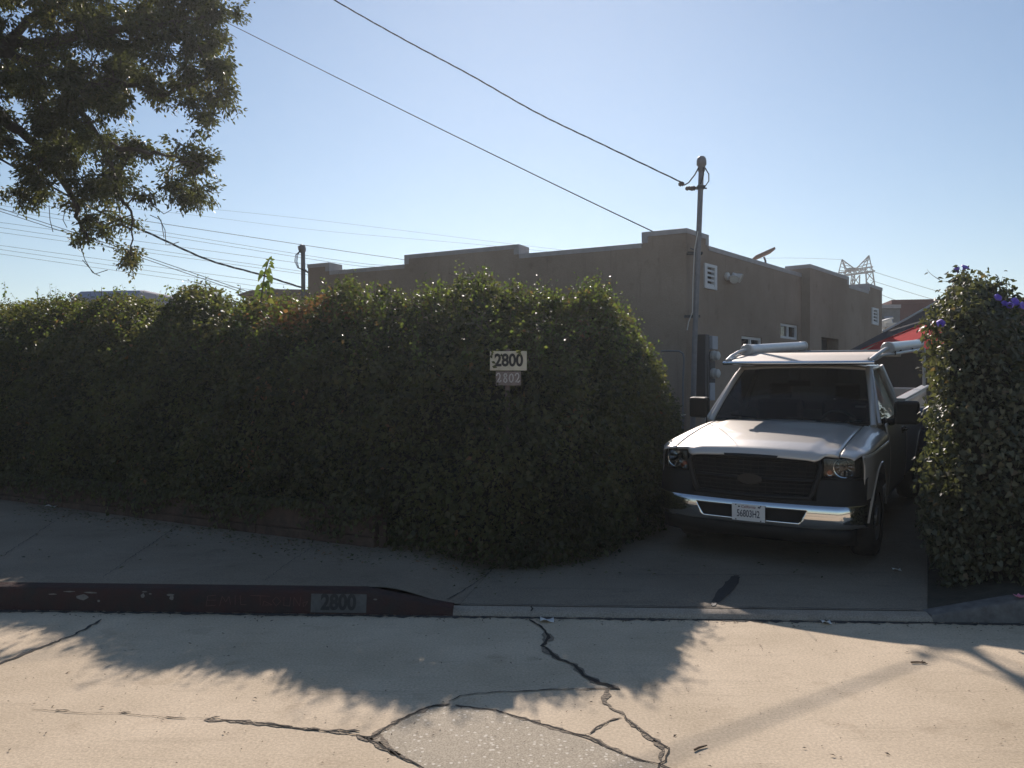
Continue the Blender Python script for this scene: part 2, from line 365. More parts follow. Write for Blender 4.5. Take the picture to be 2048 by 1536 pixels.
# gutter lip across the driveway mouth
lp = MB()
lp.grid([[(x, curb_y(x)+dy, z) for x in lin(-0.44, 3.05, 24)] for dy, z in ((-0.012, 0.004), (0.0, 0.022), (0.018, 0.036), (0.105, 0.048))])
tag(lp.build('gutter_lip', M['lip'], smooth=40), kind='structure')
def curb(name, x0, x1, hf, mts):
    mb = MB(); n = 60; rows = []
    prof = lambda h: ((-0.012, 0.0), (0.002, h*0.5), (0.012, h*0.86), (0.024, h*0.96), (0.045, h), (0.155, h+0.002), (0.155, 0.0))
    for t in lin(0, 1, n):
        x = lerp(x0, x1, t); h = hf(x); rows.append([(x, curb_y(x)+dy, max(z, 0.0)+0.003) for dy, z in prof(h)])
    mb.grid(rows); return tag(mb.build(name, mts, smooth=50), kind='structure')
hL = lambda x: 0.168-0.121*sstep((x-(x_left(curb_y(x))-0.62))/0.62)
cl = curb('curb', -40, -0.44, hL, M['redcurb'])
# redistribute: finer near the frame
cr = curb('curb', 3.05, 40, lambda x: 0.042+0.126*sstep((x-3.05)/0.75), M['curbgrey'])
# painted number on the curb, bare chips, scratched writing
def on_curb(px, z):   # a point on the sloping curb face
    x = (px-1024)/F*5.98
    for _ in range(4): x = (px-1024)/F*curb_y(x)
    h = hL(x); t = z/h; dy = -0.012+0.024*t/0.86
    return Vector((x, curb_y(x)+dy-0.004, z+0.003))
cp = MB()
cp.add([on_curb(622, .012), on_curb(733, .012), on_curb(733, .146), on_curb(622, .146)], [(0, 1, 2, 3)])
cpo = cp.build('painted_number_plate', M['plateback'], parent=cl)
a, b2, c2 = on_curb(677, .012), on_curb(690, .012), on_curb(677, .146)
fr = frame_at((a+c2)/2+Vector((0, -.003, .004)), b2-a, c2-a)
text_mesh('painted_numerals', '2800', 0.155, M['platenum'], cpo, fr, xs=0.86, bold=0.006, depth=0.0006)
ch = MB()
for px, z, w, h in ((165, .10, 30, .050), (180, .135, 30, .014), (285, .115, 9, .040), (288, .145, 12, .012), (340, .125, 18, .018), (343, .105, 9, .045), (198, .075, 6, .02), (300, .130, 6, .01), (137, .140, 26, .010), (105, .12, 22, .010), (750, .11, 9, .012)):
    n = 9; vs = []
    for i in range(n):
        q = 2*math.pi*i/n; k = random.uniform(.7, 1.1); vs.append(on_curb(px+math.cos(q)*w/2*k, z+math.sin(q)*h/2*k))
    ch.add(vs, [tuple(range(n))])
ch.build('bare_patches', M['chip'], parent=cl)
scr = MB()
def stroke(pts, w=0.003):
    p3 = [on_curb(px, z)+Vector((0, -.002, 0)) for px, z in pts]
    for a, b in zip(p3, p3[1:]):
        d = (b-a).normalized(); n = Vector((-d.z, 0, d.x))*w/2; scr.add([a-n, b-n, b+n, a+n], [(0, 1, 2, 3)])
zt, zb = .128, .048
for s_ in ([(432, zt), (415, .12), (413, zb), (432, .055)], [(414, .09), (432, .092)], [(440, zb), (444, .12), (452, .08), (458, .12), (462, .06)],
           [(470, zt), (471, .06)], [(480, zt), (482, .062), (494, .06)], [(500, zt), (540, .125)], [(520, .125), (521, .06)], [(530, .06), (545, .062), (528, .09), (526, .055)],
           [(552, .12), (545, .09), (553, .055), (562, .09), (553, .12)], [(568, .12), (568, .058), (580, .056), (581, .12)], [(588, .056), (588, .118), (600, .056), (601, .12)], [(608, .05), (606, .08), (616, .09), (610, .055)]):
    stroke(s_)
scr.build('scratched_writing', M['scrawl'], parent=cl)

# cracks, joints, exposed patch in the road
ck = MB(); Z = 0.005
def g2(*pp): return [G(x, y, Z) for x, y in pp]
strip(ck, g2((1060, 1238), (1090, 1258), (1096, 1275), (1086, 1291), (1100, 1305), (1120, 1318), (1150, 1328), (1170, 1350), (1200, 1365), (1240, 1378)), 0.026)
strip(ck, g2((895, 1402), (920, 1390), (985, 1385), (1060, 1380), (1150, 1378), (1235, 1377)), 0.010)
strip(ck, g2((900, 1407), (860, 1413), (830, 1425), (780, 1450), (742, 1473), (720, 1470)), 0.016)
strip(ck, g2((910, 1410), (990, 1420), (1060, 1440), (1130, 1462), (1170, 1470), (1230, 1500), (1290, 1522), (1335, 1533), (1400, 1570)), 0.012)
strip(ck, g2((1170, 1470), (1200, 1450), (1240, 1435)), 0.009)
strip(ck, g2((60, 1417), (110, 1420), (180, 1426), (250, 1425), (330, 1434), (420, 1436), (520, 1446), (640, 1459), (720, 1469)), 0.007)
for a_, b_ in (((110, 1420), (140, 1421)), ((240, 1425), (262, 1424)), ((330, 1433), (372, 1437)), ((410, 1438), (440, 1433)), ((532, 1446), (585, 1452)), ((612, 1457), (640, 1460)), ((665, 1459), (720, 1462)), ((727, 1477), (765, 1468))):
    strip(ck, g2(a_, ((a_[0]+b_[0])/2, (a_[1]+b_[1])/2), b_), 0.020)
strip(ck, g2((720, 1470), (760, 1490), (830, 1525), (900, 1560)), 0.010)
strip(ck, g2((1240, 1425), (1270, 1450), (1300, 1475), (1335, 1495), (1330, 1520), (1300, 1550)), 0.013)
lipk = [Vector((0.146, curb_y(.146)+.008, .038)), Vector((0.15, curb_y(.15)+.06, .046)), Vector((0.152, curb_y(.152)+.11, .053))]
strip(ck, lipk, 0.014)
CRK = [(((1090, 1258), (1096, 1275), (1086, 1291), (1100, 1305), (1120, 1318), (1150, 1328), (1170, 1350), (1200, 1365), (1240, 1378)), .018), (((900, 1407), (860, 1413), (830, 1425), (780, 1450), (742, 1473)), .014), (((910, 1410), (990, 1420), (1060, 1440), (1130, 1462), (1170, 1470), (1230, 1500), (1290, 1522)), .011), (((410, 1437), (520, 1446), (640, 1459), (720, 1469)), .012), (((720, 1470), (760, 1490), (830, 1525)), .012), (((1250, 1432), (1300, 1475), (1335, 1495)), .012)]
tag(ck.build('road_cracks', M['crack'], fixn=False), kind='structure')
cb = MB()
for (L_, wd_) in CRK: strip(cb, g2(*L_), wd_*2.6, jag=.9)
strip(cb, g2((1218, 1378), (1205, 1400), (1222, 1415), (1250, 1428)), 0.05, jag=.6)
strip(cb, g2((715, 1468), (735, 1478), (765, 1470), (770, 1490), (800, 1510)), 0.05, jag=.7)
strip(cb, g2((1180, 1464), (1205, 1447), (1244, 1434)), 0.03, jag=.7)
strip(cb, g2((1305, 1480), (1328, 1500), (1322, 1520)), 0.03, jag=.7)
for v in range(len(cb.v)): cb.v[v] = (cb.v[v][0], cb.v[v][1], 0.0035)
tag(cb.build('road_crumbs', M['crumb'], fixn=False), kind='structure')
jn = MB()
strip(jn, g2((205, 1238), (150, 1268), (60, 1302), (-60, 1352)), 0.030, jag=.2)
tag(jn.build('road_joint', M['joint'], fixn=False), kind='structure')
def patchmat():
    m = concrete('exposed aggregate', (0.40, 0.345, 0.26), (0.50, 0.43, 0.33), (0.30, 0.25, 0.19), fine=110, speck=.35)
    nt = m.node_tree; b = nt.nodes["Principled BSDF"]; src = b.inputs["Base Color"].links[0].from_socket
    tc = nt.nodes.new("ShaderNodeTexCoord"); vo = nt.nodes.new("ShaderNodeTexVoronoi"); vo.inputs["Scale"].default_value = 34; vo.inputs["Randomness"].default_value = 1
    nt.links.new(tc.outputs["Object"], vo.inputs["Vector"])
    r = nt.nodes.new("ShaderNodeValToRGB"); e = r.color_ramp.elements; e[0].position = 0.22; e[0].color = (1, 1, 1, 1); e[1].position = 0.30; e[1].color = (0, 0, 0, 1)
    nt.links.new(vo.outputs["Distance"], r.inputs["Fac"])
    sc = nt.nodes.new("ShaderNodeSeparateColor"); nt.links.new(vo.outputs["Color"], sc.inputs[0])
    gt = nt.nodes.new("ShaderNodeMath"); gt.operation = 'GREATER_THAN'; gt.inputs[1].default_value = 0.55; nt.links.new(sc.outputs[0], gt.inputs[0])
    mu = nt.nodes.new("ShaderNodeMath"); mu.operation = 'MULTIPLY'; nt.links.new(gt.outputs[0], mu.inputs[0]); nt.links.new(r.outputs["Color"], mu.inputs[1])
    mx = nt.nodes.new("ShaderNodeMixRGB"); nt.links.new(mu.outputs[0], mx.inputs[0]); nt.links.new(src, mx.inputs[1]); mx.inputs[2].default_value = (0.66, 0.60, 0.50, 1)
    nt.links.new(mx.outputs[0], b.inputs["Base Color"]); return m
pt = MB(); ring = [(905, 1411), (860, 1417), (830, 1428), (775, 1455), (748, 1478), (770, 1497), (840, 1532), (900, 1562), (1100, 1640), (1500, 1640), (1400, 1570), (1310, 1528), (1225, 1501), (1130, 1464), (1060, 1442), (990, 1421)]
pt.add([G(x, y, 0.0022) for x, y in ring], [tuple(range(len(ring)))])
tag(pt.build('road_patch', patchmat(), fixn=False), kind='structure')
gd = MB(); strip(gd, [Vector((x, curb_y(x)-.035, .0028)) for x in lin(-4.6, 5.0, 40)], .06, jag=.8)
tag(gd.build('gutter_dirt_shade', M['joint'], fixn=False), kind='structure')  # dirt along the curb, with the lip's shade painted into the strip
def blot(name, ring, z, m):
    mb = MB(); pp = []
    for i, (x, y) in enumerate(ring):
        x2, y2 = ring[(i+1) % len(ring)]
        for t in (0, .25, .5, .75): pp.append((lerp(x, x2, t)+random.uniform(-2, 2), lerp(y, y2, t)+random.uniform(-1.2, 1.2)))
    q = [G(x, y, 0.05) for x, y in pp]
    mb.add([(v.x, v.y, (land(v.x, v.y) if v.y > curb_y(v.x)+.14 else 0)+z) for v in q], [tuple(range(len(q)))])
    return tag(mb.build(name, m, fixn=False), kind='structure')
blot('oil_stain', [(1478, 1153), (1480, 1163), (1462, 1185), (1440, 1205), (1420, 1216), (1428, 1195), (1448, 1170), (1462, 1157)], 0.006, M['stain'])
# sidewalk joints
sj = MB()
def lg(px, py, z=.17): 
    v = G(px, py, z); return Vector((v.x, v.y, land(v.x, v.y)+.005))
strip(sj, [lg(530, 1162), lg(560, 1140), lg(590, 1120), lg(625, 1098)], 0.008, jag=.2)
strip(sj, [Vector((x, y, land(x, y)+.005)) for x, y in zip(lin(.9, 2.6, 14), lin(7.05, 7.0, 14))], 0.008, jag=.3)
strip(sj, [lg(-60, 1152), lg(10, 1112), lg(60, 1080), lg(110, 1048)], 0.007, jag=.3)
strip(sj, [lg(205, 1156), lg(262, 1118), lg(318, 1082), lg(350, 1060)], 0.007, jag=.3)
strip(sj, [lg(892, 1200, .06), lg(915, 1182, .08), lg(940, 1165, .09), lg(965, 1146, .1), lg(988, 1128, .1)], 0.012, jag=.4)
strip(sj, [Vector((x, curb_y(x)+.125, .056)) for x in lin(-.42, 3.0, 18)], 0.013, jag=.3)
tag(sj.build('sidewalk_joints', M['joint'], fixn=False), kind='structure')

# ------------------------------------------------------------------ stepped stucco building
K = Vector((3.06, 14.10, 0)); UL = Vector((-0.880, 0.475, 0)); UR = Vector((0.641, 0.767, 0))
ZR, ZLO = 4.45, 4.255
def s_at(px, U, off=Vector((0, 0, 0))):
    k = (px-1024)/F; o = K+off; return (k*o.y-o.x)/(U.x-k*U.y)
def z_at(py, Y): return EYE+(HZ-py)/F*Y
def rectwall(mb, org, U, IN, tops, holes, thick, zb=-0.1):
    """a wall of cells: tops = [(s0,s1,z)], holes = [(s0,s1,z0,z1)]; a shell of the filled cells with real reveals"""
    ss = sorted({round(v, 4) for t in tops for v in t[:2]} | {round(v, 4) for h in holes for v in h[:2]})
    zz = sorted({zb} | {round(t[2], 4) for t in tops} | {round(v, 4) for h in holes for v in h[2:]})
    def full(i, j):
        if not (0 <= i < len(ss)-1 and 0 <= j < len(zz)-1): return False
        s, z = (ss[i]+ss[i+1])/2, (zz[j]+zz[j+1])/2
        return any(a <= s <= b and z < t for a, b, t in tops) and not any(a < s < b and c < z < d for a, b, c, d in holes)
    def pt(s, z, d): p = org+U*s+IN*d; return (p.x, p.y, z)
    for i in range(len(ss)-1):
        for j in range(len(zz)-1):
            if not full(i, j): continue
            a, b, c, d = ss[i], ss[i+1], zz[j], zz[j+1]
            for dd in (0, thick): mb.add([pt(a, c, dd), pt(b, c, dd), pt(b, d, dd), pt(a, d, dd)], [(0, 1, 2, 3)])
            for di, dj, e in ((-1, 0, ((a, c), (a, d))), (1, 0, ((b, c), (b, d))), (0, -1, ((a, c), (b, c))), (0, 1, ((a, d), (b, d)))):
                if not full(i+di, j+dj):
                    (s1, z1), (s2, z2) = e
                    mb.add([pt(s1, z1, 0), pt(s2, z2, 0), pt(s2, z2, thick), pt(s1, z1, thick)], [(0, 1, 2, 3)])
IL = Vector((0.475, 0.880, 0)); IR = Vector((-0.767, 0.641, 0))     # inward normals
bld = thing('stucco_building', 'long low taupe stucco building with stepped parapet rising behind the hedge', 'building', (K.x, K.y, 0))
def bpart(mb, name, m, **kw):
    o = mb.build(name, m, parent=bld, **kw); o.location = -Vector((K.x, K.y, 0)); return o
sl = lambda px: s_at(px, UL); sr = lambda px: s_at(px, UR)
lt = [(0, sl(1285), ZR), (sl(1285), sl(1037), ZLO), (sl(1037), sl(810), ZR), (sl(810), sl(658), ZLO), (sl(658), sl(616), ZR)]
w1 = MB(); rectwall(w1, K, UL, IL, lt, [], 0.42)
OFF = Vector((0.767, -0.641, 0))*0.20
so = lambda px: s_at(px, UR, OFF)
def zr(px, py, fn=sr, off=Vector((0, 0, 0))): s = fn(px); return z_at(py, (K+off+UR*s).y)
s_p = so(1620)
win1 = (sr(1483), sr(1524), zr(1500, 716), zr(1500, 673)); win2 = (sr(1561), sr(1596), zr(1578, 678), zr(1578, 648))
ven1 = (sr(1408), sr(1431), zr(1419, 577), zr(1419, 530))
rt = [(0, sr(1415), ZR), (sr(1415), s_p, ZLO)]
w2 = MB(); rectwall(w2, K+UR*0.001, UR, IR, rt, [win1, win2, ven1], 0.38)
door = (so(1643), so(1677), 0.4, zr(1660, 676, so, OFF)); ven2 = (so(1743), so(1755), zr(1749, 649, so, OFF), zr(1749, 617, so, OFF))
rt2 = [(s_p, so(1697), ZR), (so(1697), so(1737), ZLO), (so(1737), so(1764), ZR)]
w3 = MB(); rectwall(w3, K+OFF, UR, IR, rt2, [door, ven2], 0.56)
for i, w in enumerate((w1, w2, w3)): bpart(w, 'wall', M['stucco'])
# back walls and roof so that it stands as a closed body
eL = K+UL*lt[-1][1]; eR = K+OFF+UR*rt2[-1][1]
bk = MB(); far = eL+IL*9; far2 = eR+IR*7
rf = MB(); rf.poly_prism([(p.x, p.y, 3.75) for p in (K+IL*.3+UL*.2, eL+IL*.3-UL*.2, far, far2, eR+IR*.3-UR*.2)], (0, 0, -0.2)); bpart(rf, 'roof', M['roofing'])
for a_, b_ in ((eL, far), (far, far2), (far2, eR)):
    d = (b_-a_).normalized(); n = Vector((-d.y, d.x, 0)); 
    p0, p1 = a_+n*0.02+d*.02, b_+n*0.02-d*.02
    if a_ is eL: p0 = p0+d*.42
    if b_ is eR: p1 = p1-d*.6
    bk.hexa([(p0.x, p0.y, -.1), (p1.x, p1.y, -.1), (p1.x+n.x*.25, p1.y+n.y*.25, -.1), (p0.x+n.x*.25, p0.y+n.y*.25, -.1)]+[(p0.x, p0.y, 4.2), (p1.x, p1.y, 4.2), (p1.x+n.x*.25, p1.y+n.y*.25, 4.2), (p0.x+n.x*.25, p0.y+n.y*.25, 4.2)])
bpart(bk, 'wall', M['stucco'])
# parapet caps
def caps(org, U, IN, tops, thick, m, first=False):
    mb = MB(); e = 0.012; hgt = 0.085
    def blk(s0, s1, z0, z1, proud=e, back=None):
        q = [org+U*s+IN*d for s, d in ((s0, -proud), (s1, -proud), (s1, back if back else thick+e), (s0, back if back else thick+e))]
        mb.hexa([(p.x, p.y, z0) for p in q]+[(p.x, p.y, z1) for p in q])
    for i, (a, b, z) in enumerate(tops):
        blk(a-e if z == ZR else a+e*1.5, b+e if z == ZR else b-e*1.5, z-hgt*.45, z+hgt*.55, proud=e)
        for s_, sg, nb in ((a, 1, i-1), (b, -1, i+1)):
            if z == ZR and 0 <= nb < len(tops):
                s0, s1 = sorted((s_-sg*(e), s_+sg*0.10)); blk(s0, s1, ZLO+hgt*.56, z-hgt*.46, proud=e)
    return mb
bpart(caps(K, UL, IL, lt, 0.42, None), 'parapet_cap', M['cap'])
bpart(caps(K+UR*0.02, UR, IR, [(0.0, rt[0][1], ZR), (rt[1][0], rt[1][1], ZLO)], 0.38, None), 'parapet_cap', M['cap'])
bpart(caps(K+OFF, UR, IR, rt2, 0.56, None), 'parapet_cap', M['cap'])
def louvre(h, org):
    s0, s1, z0, z1 = h; 
    def q(mb, a, b, c, d, d0, d1):
        pp = [org+UR*s+IR*dd for s, dd in ((a, d0), (b, d0), (b, d1), (a, d1))]; mb.hexa([(p.x, p.y, c) for p in pp]+[(p.x, p.y, d) for p in pp])
    fr = MB(); w = (s1-s0)*.17; wz = (z1-z0)*.10
    q(fr, s0-.01, s0+w, z0-.01, z1+.01, -.03, .05); q(fr, s1-w, s1+.01, z0-.01, z1+.01, -.03, .05)
    q(fr, s0+w, s1-w, z0-.01, z0+wz, -.028, .05); q(fr, s0+w, s1-w, z1-wz, z1+.01, -.028, .05)
    o = bpart(fr, 'vent', M['vinyl']); sv = MB(); n = 4; H = (z1-z0-2*wz)/n
    for i in range(n):
        zb = z0+wz+i*H
        pp = [org+UR*s+IR*dd for s, dd in ((s0+w, -.012), (s1-w, -.012), (s1-w, .035), (s0+w, .035))]
        sv.hexa([(p.x, p.y, zb+(H*.02 if k < 2 else H*.30)) for k, p in enumerate(pp)]+[(p.x, p.y, zb+(H*.40 if k < 2 else H*.68)) for k, p in enumerate(pp)])
    so_ = sv.build('vent_slats', M['vinyl'], parent=o)
    bb = MB(); q(bb, s0, s1, z0, z1, .10, .14); bb.build('vent_backing', M['darkin'], parent=o)
louvre(ven1, K); louvre(ven2, K+OFF)
def window(h, org):
    s0, s1, z0, z1 = h
    def q(mb, a, b, c, d, d0, d1):
        pp = [org+UR*s+IR*dd for s, dd in ((a, d0), (b, d0), (b, d1), (a, d1))]; mb.hexa([(p.x, p.y, c) for p in pp]+[(p.x, p.y, d) for p in pp])
    fr = MB(); w = .055; e = .003
    q(fr, s0+e, s0+w, z0+e, z1-e, .03, .10); q(fr, s1-w, s1-e, z0+e, z1-e, .03, .10); mid = (s0+s1)/2
    q(fr, mid-w*.55, mid+w*.55, z0+w, z1-w, .032, .10); q(fr, s0+w, s1-w, z0+e, z0+w, .031, .10); q(fr, s0+w, s1-w, z1-w, z1-e, .031, .10)
    o = bpart(fr, 'window', M['vinyl']); pn = MB(); q(pn, s0+e, s1-e, z0+e, z1-e, .07, .08); pn.build('pane', M['darkpane'], parent=o)
window(win1, K); window(win2, K)
dr = MB(); pp = [K+OFF+UR*s+IR*d for s, d in ((door[0], .28), (door[1], .28), (door[1], .32), (door[0], .32))]
dr.hexa([(p.x, p.y, .3) for p in pp]+[(p.x, p.y, door[3]+.05) for p in pp]); bpart(dr, 'door', M['dkbox'])

# service mast on the near corner
def mast_point(py): return P(lerp(1403, 1391, (py-330)/310), py, 13.98)
ms = thing('service_mast', 'tall grey electrical service mast with domed weatherhead at the building corner', 'service mast', (0, 0, 0))
a_ = mast_point(330); b_ = mast_point(840); b_.z = 0.15
mb = MB(); mb.tube([b_, mast_point(690), a_], 0.047, 12); mb.build('pole', M['galv'], parent=ms, smooth=50)
mb = MB(); mb.lathe([(0.047, -.10), (.062, -.09), (.064, 0.0), (.085, .02), (.085, .09), (.075, .13), (.05, .165), (0.0, .18)], a_+Vector((0, 0, -.02)), (0, 0, 1), 16); mb.build('weatherhead', M['galv'], parent=ms, smooth=50)
mb = MB()
ih = mast_point(375)
mb.tube([ih+Vector((.11, .02, -.01)), ih+Vector((-.02, 0, 0)), ih+Vector((-.12, -.02, -.01))], .014, 6); mb.box(ih, (.13, .13, .05)); mb.build('clevis_bracket', M['dkbox'], parent=ms)
for dx, dz, s_ in ((-.14, -.02, .045), (-.22, -.02, .040), (-.34, .055, .042)):
    mb = MB(); mb.lathe([(0.0, -.05), (s_*.7, -.045), (s_, -.02), (s_*.6, 0), (s_, .02), (s_*.7, .045), (0, .05)], ih+Vector((dx, -.02, dz)), (1, .3, .2), 12); mb.build('insulator', M['ceramic'], parent=ms, smooth=50)
for pts, r_ in (([(-.05, -.07, .33), (-.12, -.08, .20), (-.22, -.06, .07), (-.30, -.03, .03)], .012), ([(.06, -.06, .33), (.13, -.05, .22), (.13, -.05, .10), (.06, -.06, .0), (-.08, -.05, .0)], .010), ([(0.03, -.08, .33), (.03, -.09, .2), (-.02, -.09, .04)], .010)):
    mb = MB(); mb.tube([ih+Vector(p) for p in pts], r_, 6); mb.build('drip_loop', M['cable'], parent=ms, smooth=60)
for py in (505, 632):
    q = mast_point(py); mb = MB(); mb.box(q+Vector((-.04, .09, 0)), (.26, .10, .045)); mb.build('wall_strap', M['dkbox'], parent=ms)
mb = MB(); mb.tube([mast_point(470)+Vector((-.03, -.06, .05)), mast_point(500)+Vector((-.075, -.05, 0)), mast_point(560)+Vector((-.08, -.05, 0)), mast_point(625)+Vector((-.07, -.05, 0)), mast_point(645)+Vector((-.13, -.05, 0)), mast_point(655)+Vector((-.15, -.05, -.05))], .009, 6); mb.build('drop_wire', M['lampw'], parent=ms, smooth=60)
rebase(ms, (b_.x, b_.y, 0.15))
# wall electrics
def onwall(px, py, out=0.0, fn=None):
    s = sr(px); p = K+UR*s+IR*(-out); return Vector((p.x, p.y, z_at(py, (K+UR*s).y)))
RW = Matrix((( UR.x, -IR.x, 0), (UR.y, -IR.y, 0), (0, 0, 1)))     # columns: along wall, outward, up
def wbox(mb, px, py, w, h, d, gap=.004): mb.box(onwall(px, py, d/2+gap), (w, d, h), RW)
el = thing('meter_panel', 'grey electric meter panel with round glass meters below the service mast', 'meter panel')
mb = MB(); wbox(mb, 1394, 745, .16, 1.35, .20); mb.build('cabinet', M['dkbox'], parent=el, bevel=.01)
mb = MB(); wbox(mb, 1414, 686, .22, .24, .16); mb.build('breaker_box', M['greybox'], parent=el, bevel=.008)
mb = MB(); wbox(mb, 1415, 735, .21, .58, .10); mb.build('backplate', M['dkbox'], parent=el, bevel=.006)
for py in (712, 747):
    mb = MB(); c = onwall(1414, py, .105); mb.lathe([(.095, 0), (.095, .05), (.08, .055), (.078, .12), (.05, .14), (0, .142)], c, -IR, 20); mb.build('meter', M['lampw'], parent=el, smooth=40)
mb = MB(); wbox(mb, 1413, 783, .20, .32, .12); mb.build('lower_box', M['greybox'], parent=el, bevel=.008)
bse = onwall(1404, 745, .1); rebase(el, (bse.x, bse.y, .2))
fl = thing('flood_light', 'pale twin headed floodlight on the wall beside the near vent', 'floodlight')
c = onwall(1452, 553, .0); mb = MB(); mb.lathe([(.075, .004), (.075, .05), (.04, .06), (0, .06)], c, -IR, 16); mb.build('mount', M['lampw'], parent=fl, smooth=40)
for dx, dz, ax in ((.10, -.02, (-.2, -.8, -.55)), (.22, .01, (.75, -.45, -.45))):
    mb = MB(); o = c-IR*.12+UR*dx+Vector((0, 0, dz)); mb.lathe([(0, -.10), (.045, -.10), (.055, -.02), (.085, .06), (.088, .09), (.078, .092)], o, ax, 18); hd = mb.build('lamp_head', M['lampw'], parent=fl, smooth=40)
    mb = MB(); mb.lathe([(.079, .078), (.05, .085), (0, .088)], o, ax, 18); mb.build('lens', M['lampg'], parent=hd, smooth=40)
    mb = MB(); mb.tube([c-IR*.05, o], .016, 6); mb.build('arm', M['lampw'], parent=fl)
rebase(fl, c)
# flat dish panel on the roof edge
ds = thing('roof_panel', 'small tilted flat panel on a short post above the roof edge', 'antenna')
Yd = 17.6; top = P(1526, 509, Yd); base = P(1531, 548, Yd)
mb = MB(); mb.tube([base, P(1531, 522, Yd), P(1528, 514, Yd)], .022, 8); mb.build('post', M['galv'], parent=ds, smooth=40)
ax = (P(1545, 501, Yd)-P(1507, 518, Yd)).normalized(); Rm = Matrix((ax, ax.cross(Vector((0, .25, 1))).normalized()*-1, Vector((0, 0, 1)))).transposed()
yv = Vector((-.15, 1, -.16)).normalized(); zv = ax.cross(yv).normalized(); yv = zv.cross(ax); Rm = Matrix((ax, yv, zv)).transposed()
mb = MB(); mb.box(top, (.46, .42, .055), Rm); mb.build('panel', M['dishback'], parent=ds, bevel=.01)
rebase(ds, base)

# second mast at the far left end of the building
m2 = thing('service_mast', 'shorter grey service mast with drip loops at the far left end of the building', 'service mast')
Ym = 17.6; a_ = P(606, 500, Ym); b_ = P(609, 640, Ym); b_.z = .2
mb = MB(); mb.tube([b_, a_], .048, 12); mb.build('pole', M['galv'], parent=m2, smooth=50)
mb = MB(); mb.lathe([(.05, -.08), (.07, -.06), (.085, .0), (.08, .07), (.05, .07), (0, .12)], a_+Vector((-.02, 0, .02)), (-.2, 0, 1), 14); mb.build('weatherhead', M['galv'], parent=m2, smooth=50)
for k in (0, 1, 2):
    mb = MB(); e_ = P(609, 541, Ym-.06)
    mb.tube([a_+Vector((-.04, -.06, -.02)), a_+Vector((-.09-.025*k, -.08, -.12)), a_+Vector((-.11-.025*k, -.08, -.26)), a_+Vector((-.07-.015*k, -.07, -.40)), e_], .008, 6); mb.build('drip_loop', M['cable'], parent=m2, smooth=60)
mb = MB(); mb.tube([P(609, 539, Ym-.05), P(616, 545, Ym+.02)], .02, 6); mb.build('wall_strap', M['galv'], parent=m2)
rebase(m2, b_)

# ------------------------------------------------------------------ wires
def wire(name, pts, r, m, label, cat='cable', group=None, twist=False, n=60, sag=0.0):
    pts = [Vector(p) for p in pts]
    mb = MB()
    def cr(t):
        k = len(pts)-1; f = min(t*k, k-1e-6); i = int(f); u = f-i
        p0, p1, p2, p3 = pts[max(i-1, 0)], pts[i], pts[i+1], pts[min(i+2, k)]
        q = 0.5*((2*p1)+(p2-p0)*u+(2*p0-5*p1+4*p2-p3)*u*u+(3*p1-p0-3*p2+p3)*u**3); q.z -= sag*4*t*(1-t); return q
    path = [cr(i/(n-1)) for i in range(n)]
    if twist:
        L = sum((b-a).length for a, b in zip(path, path[1:])); N = int(L/0.07); path = [cr(i/N) for i in range(N+1)]
        d = (path[-1]-path[0]).normalized(); u = d.orthogonal().normalized(); w = d.cross(u)
        for ph in (0, 2.1, 4.2): mb.tube([p+(u*math.cos(i*.42+ph)+w*math.sin(i*.42+ph))*r*1.1 for i, p in enumerate(path)], r*.75, 5)
    else: mb.tube(path, r, 6)
    return tag(mb.build(name, m, smooth=60), label, cat, group)
ihp = P(1368, 367, 13.9)
wire('service_cable', [ihp, P(1203, 288, 14.2), P(1071, 224, 14.4), P(939, 149, 14.6), P(808, 79, 14.9), P(669, 0, 15.1), P(560, -70, 15.3)], .0078, M['cable'], 'thick twisted service cable climbing left from the near mast insulators', twist=True)
wire('telephone_wire', [onwall(1388, 505, .10), P(1310, 465, 14.4), P(1070, 350, 16.4), P(760, 198, 19.5), P(400, 18, 24), P(250, -60, 26)], .011, M['farcable'], 'thin smooth wire sloping from the building corner block up behind the tree')
wire('service_cable', [P(603, 575, 17.5), P(520, 549, 17.0), P(415, 519, 16.4), P(302, 468, 15.8), P(211, 428, 15.4), P(100, 372, 15), P(-60, 285, 14.4)], .012, M['cable'], 'twisted cable drooping from the tree down to the far left mast', twist=True)
lines = [((-20, 395), (640, 495), (806, 519), (1000, 548)), ((-20, 407), (640, 515), (806, 534), (1000, 560)), ((-20, 416), (640, 521), (770, 536), (1000, 566)),
         ((-20, 442), (640, 532), (1000, 583)), ((-20, 452), (640, 548), (1000, 600)), ((-20, 462), (640, 553), (1000, 605)), ((-20, 488), (521, 562), (1000, 628)), ((-20, 496), (470, 566), (1000, 640)), ((-20, 505), (400, 565), (1000, 650)),
         ((-20, 375), (340, 410), (640, 441), (1040, 490), (1300, 520)), ((-20, 392), (340, 425), (640, 461), (1040, 497), (1300, 530))]
ordn = ['highest', 'second', 'third', 'fourth', 'fifth', 'sixth', 'seventh', 'eighth', 'lowest']
for i, L_ in enumerate(lines):
    lab = (f'{ordn[i]} of nine parallel power lines crossing the left sky below the tree' if i < 9 else ('upper' if i == 9 else 'lower')+' of two very faint power lines high over the roof')
    wire('power_line', [P(x, y, 72) for x, y in L_], (.026 if i == 0 else .017) if i < 9 else .010, M['farcable'], lab, 'power line', 'distant power lines over the left sky', n=24)
